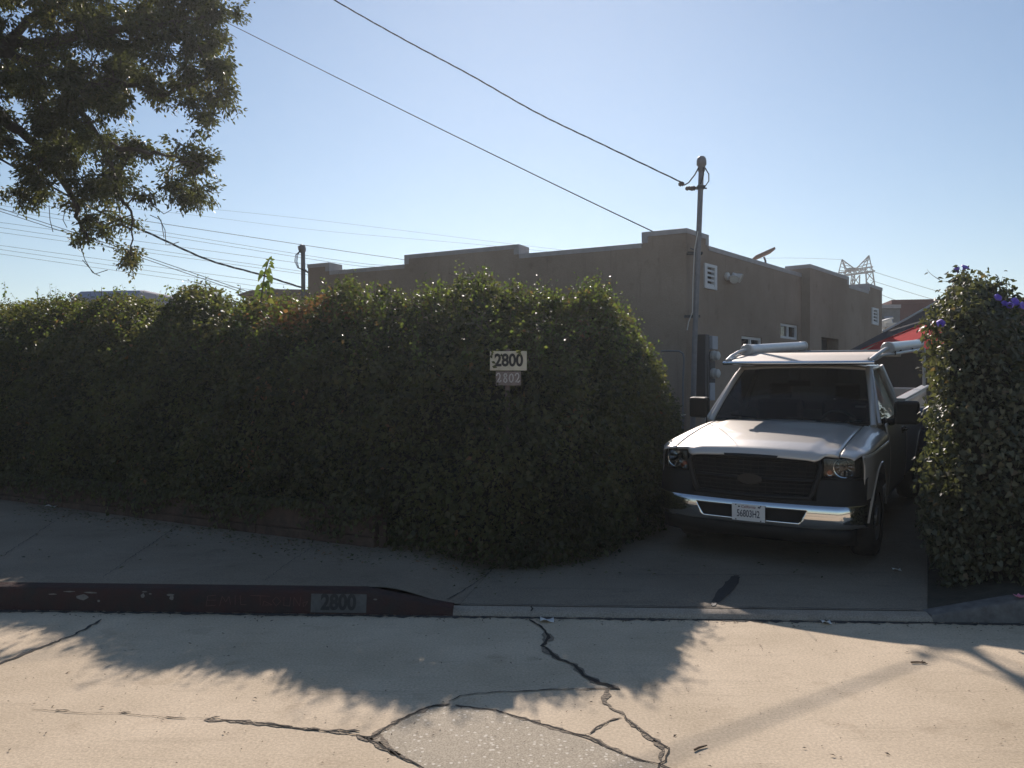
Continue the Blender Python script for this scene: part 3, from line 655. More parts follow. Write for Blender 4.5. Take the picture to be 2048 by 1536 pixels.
for k, (y0, y1) in enumerate(((418, 578), (424, 583))):
    wire('telephone_wire', [P(-20, y0-8, 30), P(200, lerp(y0, y1, .40), 30), P(360, lerp(y0, y1, .73)+2, 30), P(480, y1, 30), P(560, y1+26, 30)], .014, M['farcable'], ('upper' if k == 0 else 'lower')+' of two thicker close wires falling to the hedge top', 'cable', 'pair of wires falling to the hedge', n=30)

# ------------------------------------------------------------------ far things
rb = thing('red_building', 'dark red flat roofed building behind the ivy on the right', 'building', (19, 36, 0))
def lpart(root, mb, name, m, **kw):
    o = mb.build(name, m, parent=root, **kw); o.location = -root.location; return o
p0 = P(1785, 603, 36); p1 = P(2300, 578, 34)
def bar(mb, a, b, z0, z1, th, off=0):
    d = Vector((b.x-a.x, b.y-a.y, 0)).normalized(); n = Vector((-d.y, d.x, 0))
    q = [Vector((p.x, p.y, 0))+n*t for p, t in ((a, off), (b, off), (b, off+th), (a, off+th))]; mb.hexa([(p.x, p.y, z0) for p in q]+[(p.x, p.y, z1) for p in q])
mb = MB(); bar(mb, p0, p1, 0, 5.45, 9); lpart(rb, mb, 'wall', M['redwall'])
mb = MB(); bar(mb, p0-Vector((.05, 0, 0)), p1, 5.45, 5.62, 9.1, -.06); lpart(rb, mb, 'parapet', M['redwall'])
mb = MB(); mb.box(P(1925, 655, 35.2)+Vector((0, -.3, 0)), (1.4, .1, 1.2)); lpart(rb, mb, 'window', M['darkpane'])
gb = thing('grey_building', 'small grey building in the gap between stucco and red walls', 'building', (15.5, 34, 0))
mb = MB(); a_, b_ = P(1740, 612, 34), P(1800, 611, 34); bar(mb, a_, b_, 0, 5.05, 5); lpart(gb, mb, 'wall', M['greywall'])
mb = MB(); bar(mb, a_, b_, 5.05, 5.2, 5.2, -.1); lpart(gb, mb, 'roof', M['cap'])
mb = MB(); bar(mb, P(1768, 640, 33.9), P(1784, 640, 33.9), 3.7, 4.7, .05, -.08); lpart(gb, mb, 'window', M['palelid'])
# crates or broken boxes seen pale below it
for i, (px, py, w, h) in enumerate(((1771, 646, .5, .28), (1778, 653, .5, .25), (1773, 660, .6, .3))):
    mb = MB(); mb.box(P(px, py, 31+i*.1), (w*.7, .4, h), Matrix.Rotation(.3*(i-1), 3, 'Y')); mb.box(P(px, py, 30.9+i*.1)+Vector((0, -.22, h*.4)), (w*.8, .06, h*.2), Matrix.Rotation(.3*(i-1), 3, 'Y'))
    tag(mb.build('white_box', M['paper'], bevel=.01), 'pale box piled in the gap beside the red building, '+['topmost', 'middle', 'lowest'][i]+' of the pile', 'box', 'pale boxes piled in the gap')
# canopy
cn = thing('canopy', 'red and navy sloping fabric canopy behind the truck bed', 'canopy', (8.5, 18, .9))
def slab(root, name, pts, m, th=.03):
    mb = MB(); mb.poly_prism(pts, Vector((0, .03, -th))); return lpart(root, mb, name, m)
slab(cn, 'navy_panel', [P(1688, 706, 18.0), P(1768, 664, 18.3), P(1900, 590, 18.8), P(1900, 624, 18.2), P(1775, 676, 17.9), P(1700, 707, 17.8)], M['navy'])
slab(cn, 'red_panel', [P(1722, 706, 17.75), P(1760, 684, 17.85), P(1775, 678, 17.88), P(1900, 627, 18.15), P(1900, 690, 16.6), P(1800, 706, 16.6)], M['redcloth'])
mb = MB(); qa, qb = P(1735, 712, 18.3), P(1905, 690, 18.3); mb.hexa([(qa.x, 18.3, .3), (qb.x, 18.3, .3), (qb.x, 18.36, .3), (qa.x, 18.36, .3), (qa.x, 18.3, qa.z), (qb.x, 18.3, qb.z), (qb.x, 18.36, qb.z), (qa.x, 18.36, qa.z)]); lpart(cn, mb, 'shade_panel', M['canopy_shade'])  # dark sheet painted as the shade beneath the canopy
mb = MB(); mb.tube([P(1766, 664, 18.25), P(1900, 589, 18.75)], .025, 8); lpart(cn, mb, 'edge_pipe', M['rackwhite'])
mb = MB(); mb.tube([P(1722, 699, 17.78), P(1775, 677, 17.87), P(1900, 626, 18.14)], .012, 6); lpart(cn, mb, 'hem', M['redcloth'])
for px, Y in ((1702, 17.9), (1898, 18.6), (1898, 16.7)):
    mb = MB(); q = P(px, 700, Y); mb.tube([(q.x, q.y, .5), (q.x, q.y, q.z-.02)], .025, 8); lpart(cn, mb, 'post', M['galv'])
# blue bin between truck and ivy
q = P(1884, 815, 10.6)
bn = thing('wheeled_bin', 'blue plastic bin with pale lid between the truck and the ivy', 'bin', (q.x+.02, q.y, .32))
mb = MB(); mb.hexa([(x*.24, y*.26, 0) for x, y in ((-1, -1), (1, -1), (1, 1), (-1, 1))]+[(x*.30, y*.33, 1.02) for x, y in ((-1, -1), (1, -1), (1, 1), (-1, 1))]); o = mb.build('bin_body', M['bluebin'], parent=bn, bevel=.03)
mb = MB(); mb.hexa([(x*.32, y*.35, 1.025) for x, y in ((-1, -1), (1, -1), (1, 1), (-1, 1))]+[(x*.29, y*.31, 1.11) for x, y in ((-1, -1), (1, -1), (1, 1), (-1, 1))]); mb.build('bin_lid', M['palelid'], parent=bn, bevel=.02)
for sx in (-.22, .22):
    mb = MB(); mb.lathe([(0, -.03), (.1, -.03), (.1, .03), (0, .03)], (sx, .27, .1), (1, 0, 0), 16); mb.build('bin_wheel', M['rubber'], parent=bn, smooth=40)
bn.rotation_euler.z = R(-33)
# vehicles and roofs just over the hedge on the left
vn = thing('parked_van', 'pale lavender grey van roof showing over the hedge on the left', 'van', (P(245, 600, 22).x, 22, .17))
vn.rotation_euler.z = R(82)
mb = MB(); H_ = z_at(584, 22)-.17
prof = [(-2.3, .35), (-2.3, 1.1), (-1.6, 1.35), (-.9, H_-.25), (-.55, H_-.04), (-.3, H_), (2.2, H_-.02), (2.3, H_-.3), (2.3, .35)]
mb.poly_prism([(x*.0-.0+px_, -.9, z) for px_, z in prof], (0, 1.8, 0)); o = mb.build('body', M['vanroof'], parent=vn, bevel=.06)
mb = MB(); mb.poly_prism([(-1.5, -.905, 1.4), (-.95, -.905, H_-.35), (1.9, -.905, H_-.3), (1.9, -.905, 1.4)], (0, -.01, 0)); mb.build('side_window', M['darkpane'], parent=vn)
for x in (-1.4, 1.5):
    for y in (-.85, .85):
        mb = MB(); mb.lathe([(0, -.1), (.32, -.1), (.34, 0), (.32, .1), (0, .1)], (x, y, .34), (0, 1, 0), 18); mb.build('wheel', M['rubber'], parent=vn, smooth=40)
um = thing('patio_umbrella', 'dark rounded umbrella top poking over the hedge left of the far mast', 'umbrella', (P(402, 600, 20).x, 20, .17))
Ht = z_at(579, 20)-.17
mb = MB(); n = 10; tp = (0, 0, Ht)
rings = [(0.0, Ht), (.18, Ht-.03), (.36, Ht-.10), (.46, Ht-.24)]
mb.lathe(rings, (0, 0, 0), (0, 0, 1), 10); mb.build('canopy', M['navy'], parent=um, solid=.01)
mb = MB(); mb.tube([(0, 0, 0), (0, 0, Ht-.01)], .022, 8); mb.build('pole', M['galv'], parent=um)
mb = MB(); mb.box((.30, -.05, Ht-.02), (.16, .14, .10)); mb.build('finial', M['navy'], parent=um, bevel=.03)
tb = thing('tan_house', 'low tan house with brown roof behind the hedge beside the far left mast', 'house', (P(555, 590, 30).x, 30, 0))
z1 = z_at(592, 30); z2 = z_at(580, 30); xa, xb = P(478, 590, 30).x-tb.location.x, P(640, 590, 30).x-tb.location.x
mb = MB(); mb.box(((xa+xb)/2, 1.5, z1/2), (xb-xa-.5, 3, z1)); mb.build('wall', M['tan'], parent=tb)
mb = MB(); mb.poly_prism([(xa, -.3, z1+.002), (xa+.5, -.3, z2-.05), (xa+1.1, -.3, z2), (xb, -.3, z2-.02), (xb, -.3, z1+.002)], (0, 3.6, 0)); mb.build('roof', M['tanroof'], parent=tb)
mb = MB(); mb.box((0.3, -.01, z1-1.0), (1.2, .06, 1.0)); mb.build('window', M['darkpane'], parent=tb)

# lattice tower
tw = thing('lattice_tower', 'distant steel lattice power tower with two horned peaks above the roof', 'power tower', (P(1722, 640, 110).x, 110, 0))
YT = 110; lb = MB(); ht = MB(); ar = MB()
def T3(px, py, dy=0): return P(px, py, YT)+Vector((0, dy, 0))
def lat(mb, a0, a1, b0, b1, n, r):   # two rails with zigzag
    mb.tube([a0, b0], r, 4); mb.tube([a1, b1], r, 4)
    for i in range(n):
        t0, t1 = i/n, (i+1)/n
        mb.tube([a0.lerp(b0, t0), a1.lerp(b1, t1)], r*.6, 4); mb.tube([a1.lerp(b1, t0), a0.lerp(b0, t1)], r*.6, 4)
for dy in (-2.0, 2.0):
    lat(lb, T3(1719, 548, dy), T3(1732, 546, dy), T3(1712, 700, dy*2), T3(1741, 700, dy*2), 8, .10)
    lat(lb, T3(1691, 552, dy), T3(1697, 552, dy), T3(1676, 640, dy*1.5), T3(1690, 640, dy*1.5), 5, .07)
    lat(ar, T3(1676, 553, dy*.3), T3(1684, 543, dy*.6), T3(1746, 543, dy*.3), T3(1738, 536, dy*.6), 6, .08)
    lat(ar, T3(1690, 582, dy*.3), T3(1694, 590, dy*.3), T3(1760, 580, dy*.3), T3(1733, 574, dy*.3), 5, .06)
    for bx, pk, fx in ((1684, 1684, 1703), (1737, 1738, 1714)):
        py = 519 if bx == 1684 else 511
        ht.tube([T3(bx, 545, dy*.6), T3(pk, py)], .075, 4); ht.tube([T3(fx, 541, dy*.6), T3(pk, py)], .075, 4)
        for t in (.25, .5, .75):
            ht.tube([T3(bx, 545, dy*.6).lerp(T3(pk, py), t), T3(fx, 541, dy*.6).lerp(T3(pk, py), t-.2)], .045, 4)
    for x in (1700, 1707, 1712): ht.tube([T3(x, 536, dy*.1), T3(x, 541, dy*.1)], .28, 6)
lpart(tw, lb, 'legs', M['steel']); lpart(tw, ar, 'crossarms', M['steel']); lpart(tw, ht, 'horns', M['steel'])
for i, (a_, b_) in enumerate((((1746, 543), (1880, 584)), ((1740, 560), (1860, 597)), ((1742, 577), (1800, 603)))):
    wire('power_line', [P(*a_, 110), P(*b_, 100), P(b_[0]+300, b_[1]+86, 85)], .028, M['farcable'], ['upper', 'middle', 'lower'][i]+' of three power lines sagging right from the lattice tower', 'power line', 'lines from the lattice tower', n=20)
for i, (a_, b_) in enumerate((((1684, 519), (1560, 516)), ((1690, 545), (1640, 545)))):
    wire('power_line', [P(*a_, 110), P(*b_, 111), P(b_[0]-200, b_[1]+6, 113)], .018, M['farcable'], ['upper', 'lower'][i]+' of two faint lines running left from the lattice tower', 'power line', 'lines from the lattice tower', n=12)
up = thing('utility_pole', 'far wooden utility pole with crossarm above the ivy on the right', 'utility pole', (P(2009, 600, 75).x, 75, 0))
mb = MB(); t_ = P(2010, 578, 75); mb.tube([(t_.x+.2, 75, 0), t_], .17, 8); lpart(up, mb, 'pole', M['bark'])
mb = MB(); mb.box(t_-Vector((0, 0, .15)), (.66, .18, .2), Matrix.Rotation(.1, 3, 'Y')); lpart(up, mb, 'crossarm', M['bark'])
# ------------------------------------------------------------------ pickup truck (local: x to its left side, y to the rear, z up; front bumper at y=0)
tk = thing('pickup_truck', 'silver pickup truck with roof visor and ladder rack parked nose out in the driveway', 'truck')
tk.matrix_world = TR
def ip(x, *kv):
    k = kv[::2]; v = kv[1::2]; return float(np.interp(x, k, v))
def hoodz(y): return ip(y, .03, 1.00, .06, 1.045, .10, 1.072, .20, 1.098, .45, 1.138, .80, 1.178, 1.10, 1.203, 1.32, 1.215)
def sidex(y, z):   # half width of the body
    base = ip(z, .30, .93, .45, .955, .60, .972, .80, .985, .95, .985, 1.08, .972, 1.18, .955, 1.24, .94, 1.36, .945)
    if y < .60: base -= .115*((.60-y)/.60)**2.2
    if y > 5.0: base -= .03*((y-5.0)/.4)**2
    return base
AX = (.93, 4.13); ARCH_Z = .42; ARCH_R = .465
def arch_snap(y, z, ax):
    dy, dz = y-ax, z-ARCH_Z; r = math.hypot(dy, dz)
    return r
def side_grid(sx, ys, zs, ax=None, xf=sidex):
    """a side panel as a fine grid with the wheel arch cut out and its edge snapped to the circle"""
    ny, nz = len(ys), len(zs); pos = {}
    for i, y in enumerate(ys):
        for j, z in enumerate(zs):
            yy, z2 = y, z
            if ax is not None:
                dy, dz = y-ax, max(z-ARCH_Z, -.001); r = math.hypot(dy, dz)
                if z < ARCH_Z: r = abs(dy)
                if abs(r-ARCH_R) < .034:
                    if z >= ARCH_Z: k = ARCH_R/r; yy, z2 = ax+dy*k, ARCH_Z+dz*k
                    else: yy = ax+math.copysign(ARCH_R, dy)
            pos[i, j] = (yy, z2)
    mb = MB(); rows = [[(sx*xf(*pos[i, j]), pos[i, j][0], pos[i, j][1]) for j in range(nz)] for i in range(ny)]
    def skip(i, j):
        if ax is None: return False
        c = [pos[i+a, j+b] for a in (0, 1) for b in (0, 1)]; cy = sum(p[0] for p in c)/4; cz = sum(p[1] for p in c)/4
        return (math.hypot(cy-ax, cz-ARCH_Z) < ARCH_R-.004) if cz > ARCH_Z else abs(cy-ax) < ARCH_R-.004
    mb.grid(rows, skip); return mb
def arng(a, b, st): n = max(2, round((b-a)/st)+1); return lin(a, b, n)
body_parts = []
for sx in (-1, 1):
    # front fender: outer side then rolled top
    mb = MB(); zs = arng(.50, .96, .03); ys = arng(.235, 1.465, .03)
    zs_all = zs+[1.02, 1.06]
    def fx(y, z): return sidex(y, z)
    mb = side_grid(sx, ys, zs_all, AX[0])
    for k in range(len(mb.f)-1, -1, -1):     # in front of the wheel the bumper takes over below .66
        c = [mb.v[i] for i in mb.f[k]]
        if sum(p[1] for p in c)/4 < .47 and sum(p[2] for p in c)/4 < .665: del mb.f[k]; del mb.mi[k]
    rows = []
    for y in arng(.10, 1.465, .045):
        h = hoodz(y)-.005; ye = max(y, .235); fr = max(0, (.28-y)/.18); out = sidex(ye, 1.06)-fr*.05
        zt = 1.06 if y >= .235 else lerp(1.035, 1.06, (y-.10)/.135)
        a0 = (.762, h); a1 = (out, zt)
        prof = []
        for t in (0, .12, .3, .5, .68, .82, .93, 1):
            q = t*math.pi/2; prof.append((lerp(a0[0], a1[0], math.sin(q)**1.25), lerp(a1[1], a0[1], math.cos(q)**0.85)))
        rows.append([(sx*x, y, z) for x, z in prof])
    mb.grid(rows)
    mb.build('fender', M['silver'], parent=tk, smooth=38, solid=.012)
    # door
    mb = side_grid(sx, arng(1.478, 2.735, .06), [.47, .52, .58, .64, .72, .80, .88, .95, 1.02, 1.08, 1.14, 1.19, 1.225])
    dq = mb.build('door', M['silver'], parent=tk, smooth=38, solid=.014)
    A0, A1, B1, B0 = (.895, 1.42, 1.225), (.700, 2.06, 1.745), (.700, 2.60, 1.760), (.905, 2.72, 1.225)
    fm = MB(); fm.tube([(sx*x, y, z) for x, y, z in (A0, (.80, 1.73, 1.50), (.725, 1.97, 1.70), (.70, 2.10, 1.755), B1, (.73, 2.655, 1.70), B0)], [.020, .022, .026, .028, .026, .024, .022], 8); fm.build('window_frame', M['silver'], parent=dq, smooth=60)
    gm = MB(); gm.add([(sx*(x-.012), y, z) for x, y, z in (A0, (.80, 1.74, 1.49), (.70, 2.08, 1.735), (.695, 2.59, 1.74), (.895, 2.69, 1.225))], [(0, 1, 2, 3, 4)])
    gm.build('window_glass', M['sglass'], parent=dq)
    hm = MB(); x = sidex(2.5, 1.05); hm.tube([(sx*(x-.01), 2.42, 1.06), (sx*(x+.035), 2.45, 1.065), (sx*(x+.035), 2.60, 1.065), (sx*(x-.01), 2.63, 1.06)], .014, 6); hm.box((sx*(x+.001), 2.525, 1.06), (.012, .20, .065)); hm.build('door_handle', M['plastic'], parent=dq, smooth=60)
    # mirror
    mm = MB(); mm.hexa([(sx*x, y, z) for z, k in ((1.20, 0), (1.44, 1)) for x, y in ((.99, 1.66), (1.22, 1.70), (1.22, 1.80), (.99, 1.80))]); mo = mm.build('side_mirror', M['plastic'], parent=tk, bevel=.03)
    am = MB(); am.tube([(sx*.90, 1.62, 1.23), (sx*.97, 1.70, 1.22), (sx*1.02, 1.73, 1.24)], [.04, .035, .03], 8); am.build('mirror_arm', M['plastic'], parent=mo, smooth=50)
    am = MB(); am.add([(sx*x, 1.803, z) for x, z in ((1.01, 1.22), (1.20, 1.22), (1.20, 1.42), (1.01, 1.42))], [(0, 1, 2, 3)]); am.build('mirror_glass', M['chrome'], parent=mo)
    # bed side with rail cap
    mb = side_grid(sx, arng(2.775, 5.33, .03), arng(.50, .95, .03)+[1.0, 1.06, 1.14, 1.22, 1.30, 1.36], AX[1])
    bs = mb.build('bed_side', M['silver'], parent=tk, smooth=38, solid=.014)
    rm = MB(); rm.box((sx*.915, 4.05, 1.375), (.105, 2.57, .03)); rm.build('bed_rail', M['rackwhite'], parent=bs, bevel=.008)
    im = MB(); im.box((sx*.80, 4.05, .98), (.03, 2.54, .74)); im.build('bed_inner_wall', M['silver'], parent=bs)
    # arch lips and liners
    for ax in AX:
        lm = MB(); rows = []
        for q in lin(0, math.pi, 25):
            y, z = ax+math.cos(q)*ARCH_R, ARCH_Z+math.sin(q)*ARCH_R; X = sidex(y, z)
            rows.append([(sx*(X+.006), y, z), (sx*(X+.010), ax+math.cos(q)*(ARCH_R+.03), ARCH_Z+math.sin(q)*(ARCH_R+.03)), (sx*(X-.008), ax+math.cos(q)*(ARCH_R+.04), ARCH_Z+math.sin(q)*(ARCH_R+.04))])
        lm.grid(rows); lm.build('arch_lip', M['silver'], parent=tk, smooth=60)
        lm = MB(); rows = [[(sx*.55, ax+math.cos(q)*(ARCH_R+.01), ARCH_Z+math.sin(q)*(ARCH_R+.01)), (sx*(.945 if ax > 2 else .90), ax+math.cos(q)*(ARCH_R+.01), ARCH_Z+math.sin(q)*(ARCH_R+.01))] for q in lin(-.3, math.pi+.3, 22)]
        lm.grid(rows); lm.add([(sx*.56, ax-.48, .25), (sx*.56, ax+.48, .25), (sx*.56, ax+.48, .9), (sx*.56, ax-.48, .9)], [(0, 1, 2, 3)]); lm.build('wheel_well', M['cabin'], parent=tk)
        # wheel
        wr = bpy.data.objects.new('wheel', None); C.objects.link(wr); wr.parent = tk; wr.location = (sx*.845, ax, .385)
        tm = MB(); tm.lathe([(.23, -.11), (.29, -.118), (.35, -.112), (.376, -.085), (.384, -.045), (.385, 0), (.384, .045), (.376, .085), (.35, .112), (.29, .118), (.23, .11)], (0, 0, 0), (sx, 0, 0), 40); tm.build('tyre', M['rubber'], parent=wr, smooth=50)
        tm = MB(); tm.lathe([(.232, .10), (.222, .095), (.205, .055), (.18, .045), (.13, .075), (.085, .085), (.08, .11), (.03, .115), (0, .115)], (0, 0, 0), (sx, 0, 0), 30)
        for k in range(7):
            q = 2*math.pi*k/7; tm.lathe([(.018, 0), (.018, .02), (0, .021)], (sx*.083, math.cos(q)*.105, math.sin(q)*.105), (sx, 0, 0), 8)
        tm.build('rim', M['rim'], parent=wr, smooth=40)
# hood
mb = MB(); rows = []
for y in [.035, .05, .07, .10, .14, .20, .30, .45, .6, .8, 1.0, 1.15, 1.30]:
    h = hoodz(y); r = []
    for x in lin(-.752, .752, 41):
        ax_ = abs(x); k = ip(y, .03, .35, .2, .8, .5, 1, 1.3, .7)
        crown = .030*(1-(ax_/.752)**2)
        bulge = .020*k*(1-sstep((ax_-lerp(.50, .60, y/1.3))/.07))
        tt = sstep((ax_-.585)/.07); ye = lerp(y, max(y, .118+y*.02), tt); h = hoodz(ye)-(.028*tt if y < .04 else .012*tt if y < .06 else 0)
        fy = ye-.035*(1-(ax_/.752)**2)*(1-sstep((ye-.03)/.5))
        r.append((x, fy, h+crown+bulge-.004))
    rows.append(r)
mb.grid(rows); mb.build('hood', M['silver'], parent=tk, smooth=50, solid=.015)
# cowl, cab pillars, roof
mb = MB(); mb.grid([[(x, 1.31+dy-.10*(1-(x/.8)**2), z) for x in lin(-.80, .80, 17)] for dy, z in ((0, 1.20), (.10, 1.215), (.18, 1.235))]); mb.build('cowl', M['gloss'], parent=tk, smooth=60)
def wsb(x): return 1.42-.16*(1-(x/.82)**2)
def wst(x): return 2.04-.10*(1-(x/.68)**2)
mb = MB(); mb.grid([[lambda_pt for lambda_pt in [(lerp(x*.82, x*.675, t), lerp(wsb(x*.82), wst(x*.675), t)-.03*math.sin(t*math.pi), lerp(1.225, 1.745+.03*(1-x*x), t)) for x in lin(-1, 1, 17)]] for t in lin(0, 1, 8)])
ws = mb.build('windscreen', M['wglass'], parent=tk, smooth=60)
for sx in (-1, 1):
    mb = MB(); mb.tube([(sx*.845, 1.38, 1.20), (sx*.79, 1.62, 1.42), (sx*.73, 1.86, 1.63), (sx*.685, 2.06, 1.765)], [.034, .030, .030, .034], 8); mb.build('windscreen_pillar', M['silver'], parent=tk, smooth=60); mb = MB()
    mb.tube([(sx*.885, 2.745, 1.22), (sx*.80, 2.72, 1.50), (sx*.70, 2.66, 1.765)], [.045, .05, .05], 8); mb.build('cab_pillar', M['silver'], parent=tk, smooth=60)
mb = MB(); mb.grid([[(x*.72*(1 if abs(x) < .99 else 1.0), lerp(wst(x*.675)-.005, 2.70, t), 1.768+.055*(1-x**4)*math.sin(min(1, t*2.2+.25)*math.pi/2)*(1-.25*t*t)) for x in lin(-1, 1, 21)] for t in lin(0, 1, 12)]); mb.build('roof', M['silver'], parent=tk, smooth=60, solid=.03)
mb = MB(); mb.box((0, 2.745, .86), (1.80, .03, .76)); mb.build('cab_back', M['silver'], parent=tk)
mb = MB(); mb.add([(-.84, 2.735, 1.24), (.84, 2.735, 1.24), (.68, 2.665, 1.75), (-.68, 2.665, 1.75)], [(0, 1, 2, 3)]); mb.build('rear_window', M['wglass'], parent=tk)
mb = MB(); mb.box((0, 5.32, .98), (1.86, .05, .74)); mb.build('tailgate', M['silver'], parent=tk, bevel=.01)
mb = MB(); mb.box((0, 4.04, .66), (1.60, 2.50, .04)); mb.box((0, 2.79, .98), (1.6, .03, .7)); mb.build('bed_floor', M['cabin'], parent=tk)
mb = MB(); mb.box((0, 2.9, .40), (1.0, 4.6, .16)); mb.box((0, .9, .55), (1.1, 1.3, .5)); mb.tube([(-.8, AX[1], .385), (.8, AX[1], .385)], .07, 8); mb.tube([(-.8, AX[0], .36), (.8, AX[0], .36)], .05, 8); mb.build('chassis', M['cabin'], parent=tk)
# firewall, floor and cabin fittings
mb = MB(); mb.box((0, 1.50, .85), (1.62, .03, .70)); mb.box((0, 2.1, .50), (1.66, 1.2, .05)); mb.build('cabin_floor', M['cabin'], parent=tk)
mb = MB(); mb.grid([[(x, y-.12*(1-(x/.8)**2)*(1 if y < 1.6 else .3), z) for x in lin(-.78, .78, 13)] for y, z in ((1.44, 1.19), (1.62, 1.20), (1.80, 1.17), (1.84, 1.05), (1.80, .86))]); mb.build('dashboard', M['cabin'], parent=tk, smooth=40)
mb = MB(); cc = Vector((.40, 1.97, 1.13)); axs = Vector((0, 1, .45)).normalized(); u = Vector((1, 0, 0)); w = axs.cross(u)
mb.tube([cc+(u*math.cos(q)+w*math.sin(q))*.19 for q in lin(0, 2*math.pi, 29)], .017, 8, cap=False)
for q in (math.pi*.5+2.2, math.pi*.5-2.2, -math.pi*.5+math.pi*1.0+.0): mb.tube([cc-axs*.03, cc+(u*math.cos(q)+w*math.sin(q))*.18], .014, 6)
mb.lathe([(0, -.02), (.06, -.02), (.065, .02), (0, .03)], cc-axs*.02, axs, 14); mb.tube([cc, cc-axs*.35+Vector((0, 0, -.05))], .03, 8); mb.build('steering_wheel', M['tanlea'], parent=tk, smooth=50)
for sx in (-1, 1):
    st = bpy.data.objects.new('seat', None); C.objects.link(st); st.parent = tk
    mb = MB(); mb.box((sx*.38, 2.18, .72), (.58, .52, .18)); mb.box((sx*.38, 2.50, 1.05), (.54, .16, .66), Matrix.Rotation(-.18, 3, 'X')); mb.build('cushion', M['seat'], parent=st, bevel=.05)
    mb = MB(); mb.box((sx*.38, 2.57, 1.47), (.27, .10, .20), Matrix.Rotation(-.1, 3, 'X')); mb.build('headrest', M['seat'], parent=st, bevel=.04)
mb = MB(); mb.box((0, 1.90, 1.60), (.24, .03, .07)); mb.tube([(0, 1.90, 1.60), (0, 1.88, 1.72)], .010, 6); mb.build('rear_view_mirror', M['plastic'], parent=tk, bevel=.01)
for c_, s_, n_ in (((.62, 1.70, 1.215), (.10, .06, .02), 'dash_clutter'), ((.64, 1.86, 1.36), (.10, .02, .02), 'dash_clutter_high'), ((.15, 1.66, 1.21), (.35, .05, .008), 'dash_clutter_flat'), ((.40, 2.62, 1.38), (.36, .012, .012), 'seat_trim')):
    mb = MB(); mb.box(c_, s_); mb.build(n_, M['white'], parent=tk)  # pale boxes for clutter on the dash, and a bar at the seat
# wipers
for x0, x1 in ((-.60, -.05), (.02, .60)):
    mb = MB(); p_ = lambda x, t: (x, lerp(wsb(x), wst(x*.82), t)-.035-.03*math.sin(t*math.pi), lerp(1.225, 1.75, t)+.010)
    mb.tube([p_(x1, .0), p_(lerp(x1, x0, .5), .045)], .010, 6); mb.tube([p_(x0, .085), p_(lerp(x0, x1, .5), .05), p_(x1-.06, .015)], .007, 6); mb.build('wiper', M['plastic'], parent=tk, smooth=60)
# grille
gr = bpy.data.objects.new('grille', None); C.objects.link(gr); gr.parent = tk
def gp(x, z, d=0): return (x, -.01+.10*(abs(x)/.66)**2+d-.02*(z-.65)/.4*0, z)
tw_, bw_, zt_, zb_ = .615, .545, 1.022, .675
mb = MB(); mb.add([gp(x, z, .075) for x, z in ((-tw_, zt_), (0, zt_), (tw_, zt_), (bw_, zb_), (0, zb_), (-bw_, zb_))], [(0, 1, 4, 5), (1, 2, 3, 4)]); mb.build('grille_backing', M['darkin'], parent=gr)
mb = MB()
def bandline(pts, r): mb.tube(pts, r, 8)
top_ = [gp(x, zt_+.012*(1-(x/tw_)**2), .025) for x in lin(-tw_+.03, tw_-.03, 15)]; bot_ = [gp(x, zb_, 0) for x in lin(-bw_+.03, bw_-.03, 15)]
ringp = [gp(-bw_+.03, zb_), gp(-bw_-.0, zb_+.05), gp(-tw_, zt_-.07)]+top_+[gp(tw_, zt_-.07), gp(bw_, zb_+.05), gp(bw_-.03, zb_)]
mb.tube(ringp, .026, 8); mb.tube(bot_, .026, 8); mb.build('grille_frame', M['plastic'], parent=gr, smooth=60)
mb = MB()
for k in range(1, 9):
    z = lerp(zb_, zt_, k/9); hw = lerp(bw_, tw_, k/9)-.02
    mb.tube([gp(x, z, .035) for x in lin(-hw, hw, 11)], .006 if k != 4 else .020, 6)
for x in lin(-.56, .56, 17): mb.tube([gp(x*.93, zb_+.02, .04), gp(x, zt_-.02, .04)], .004, 4)
mb.build('grille_bars', M['plastic'], parent=gr)
mb = MB(); q = gp(0, lerp(zb_, zt_, 4/9), .005); mb.lathe([(.0, .0), (.062, .0), (.068, -.006), (.068, -.016), (0, -.016)], q, (0, 1, 0), 26)
for i, v in enumerate(mb.v): mb.v[i] = (v[0]*1.7, v[1], q[2]+(v[2]-q[2])*.72)
mb.build('badge', M['gloss'], parent=gr, smooth=40)
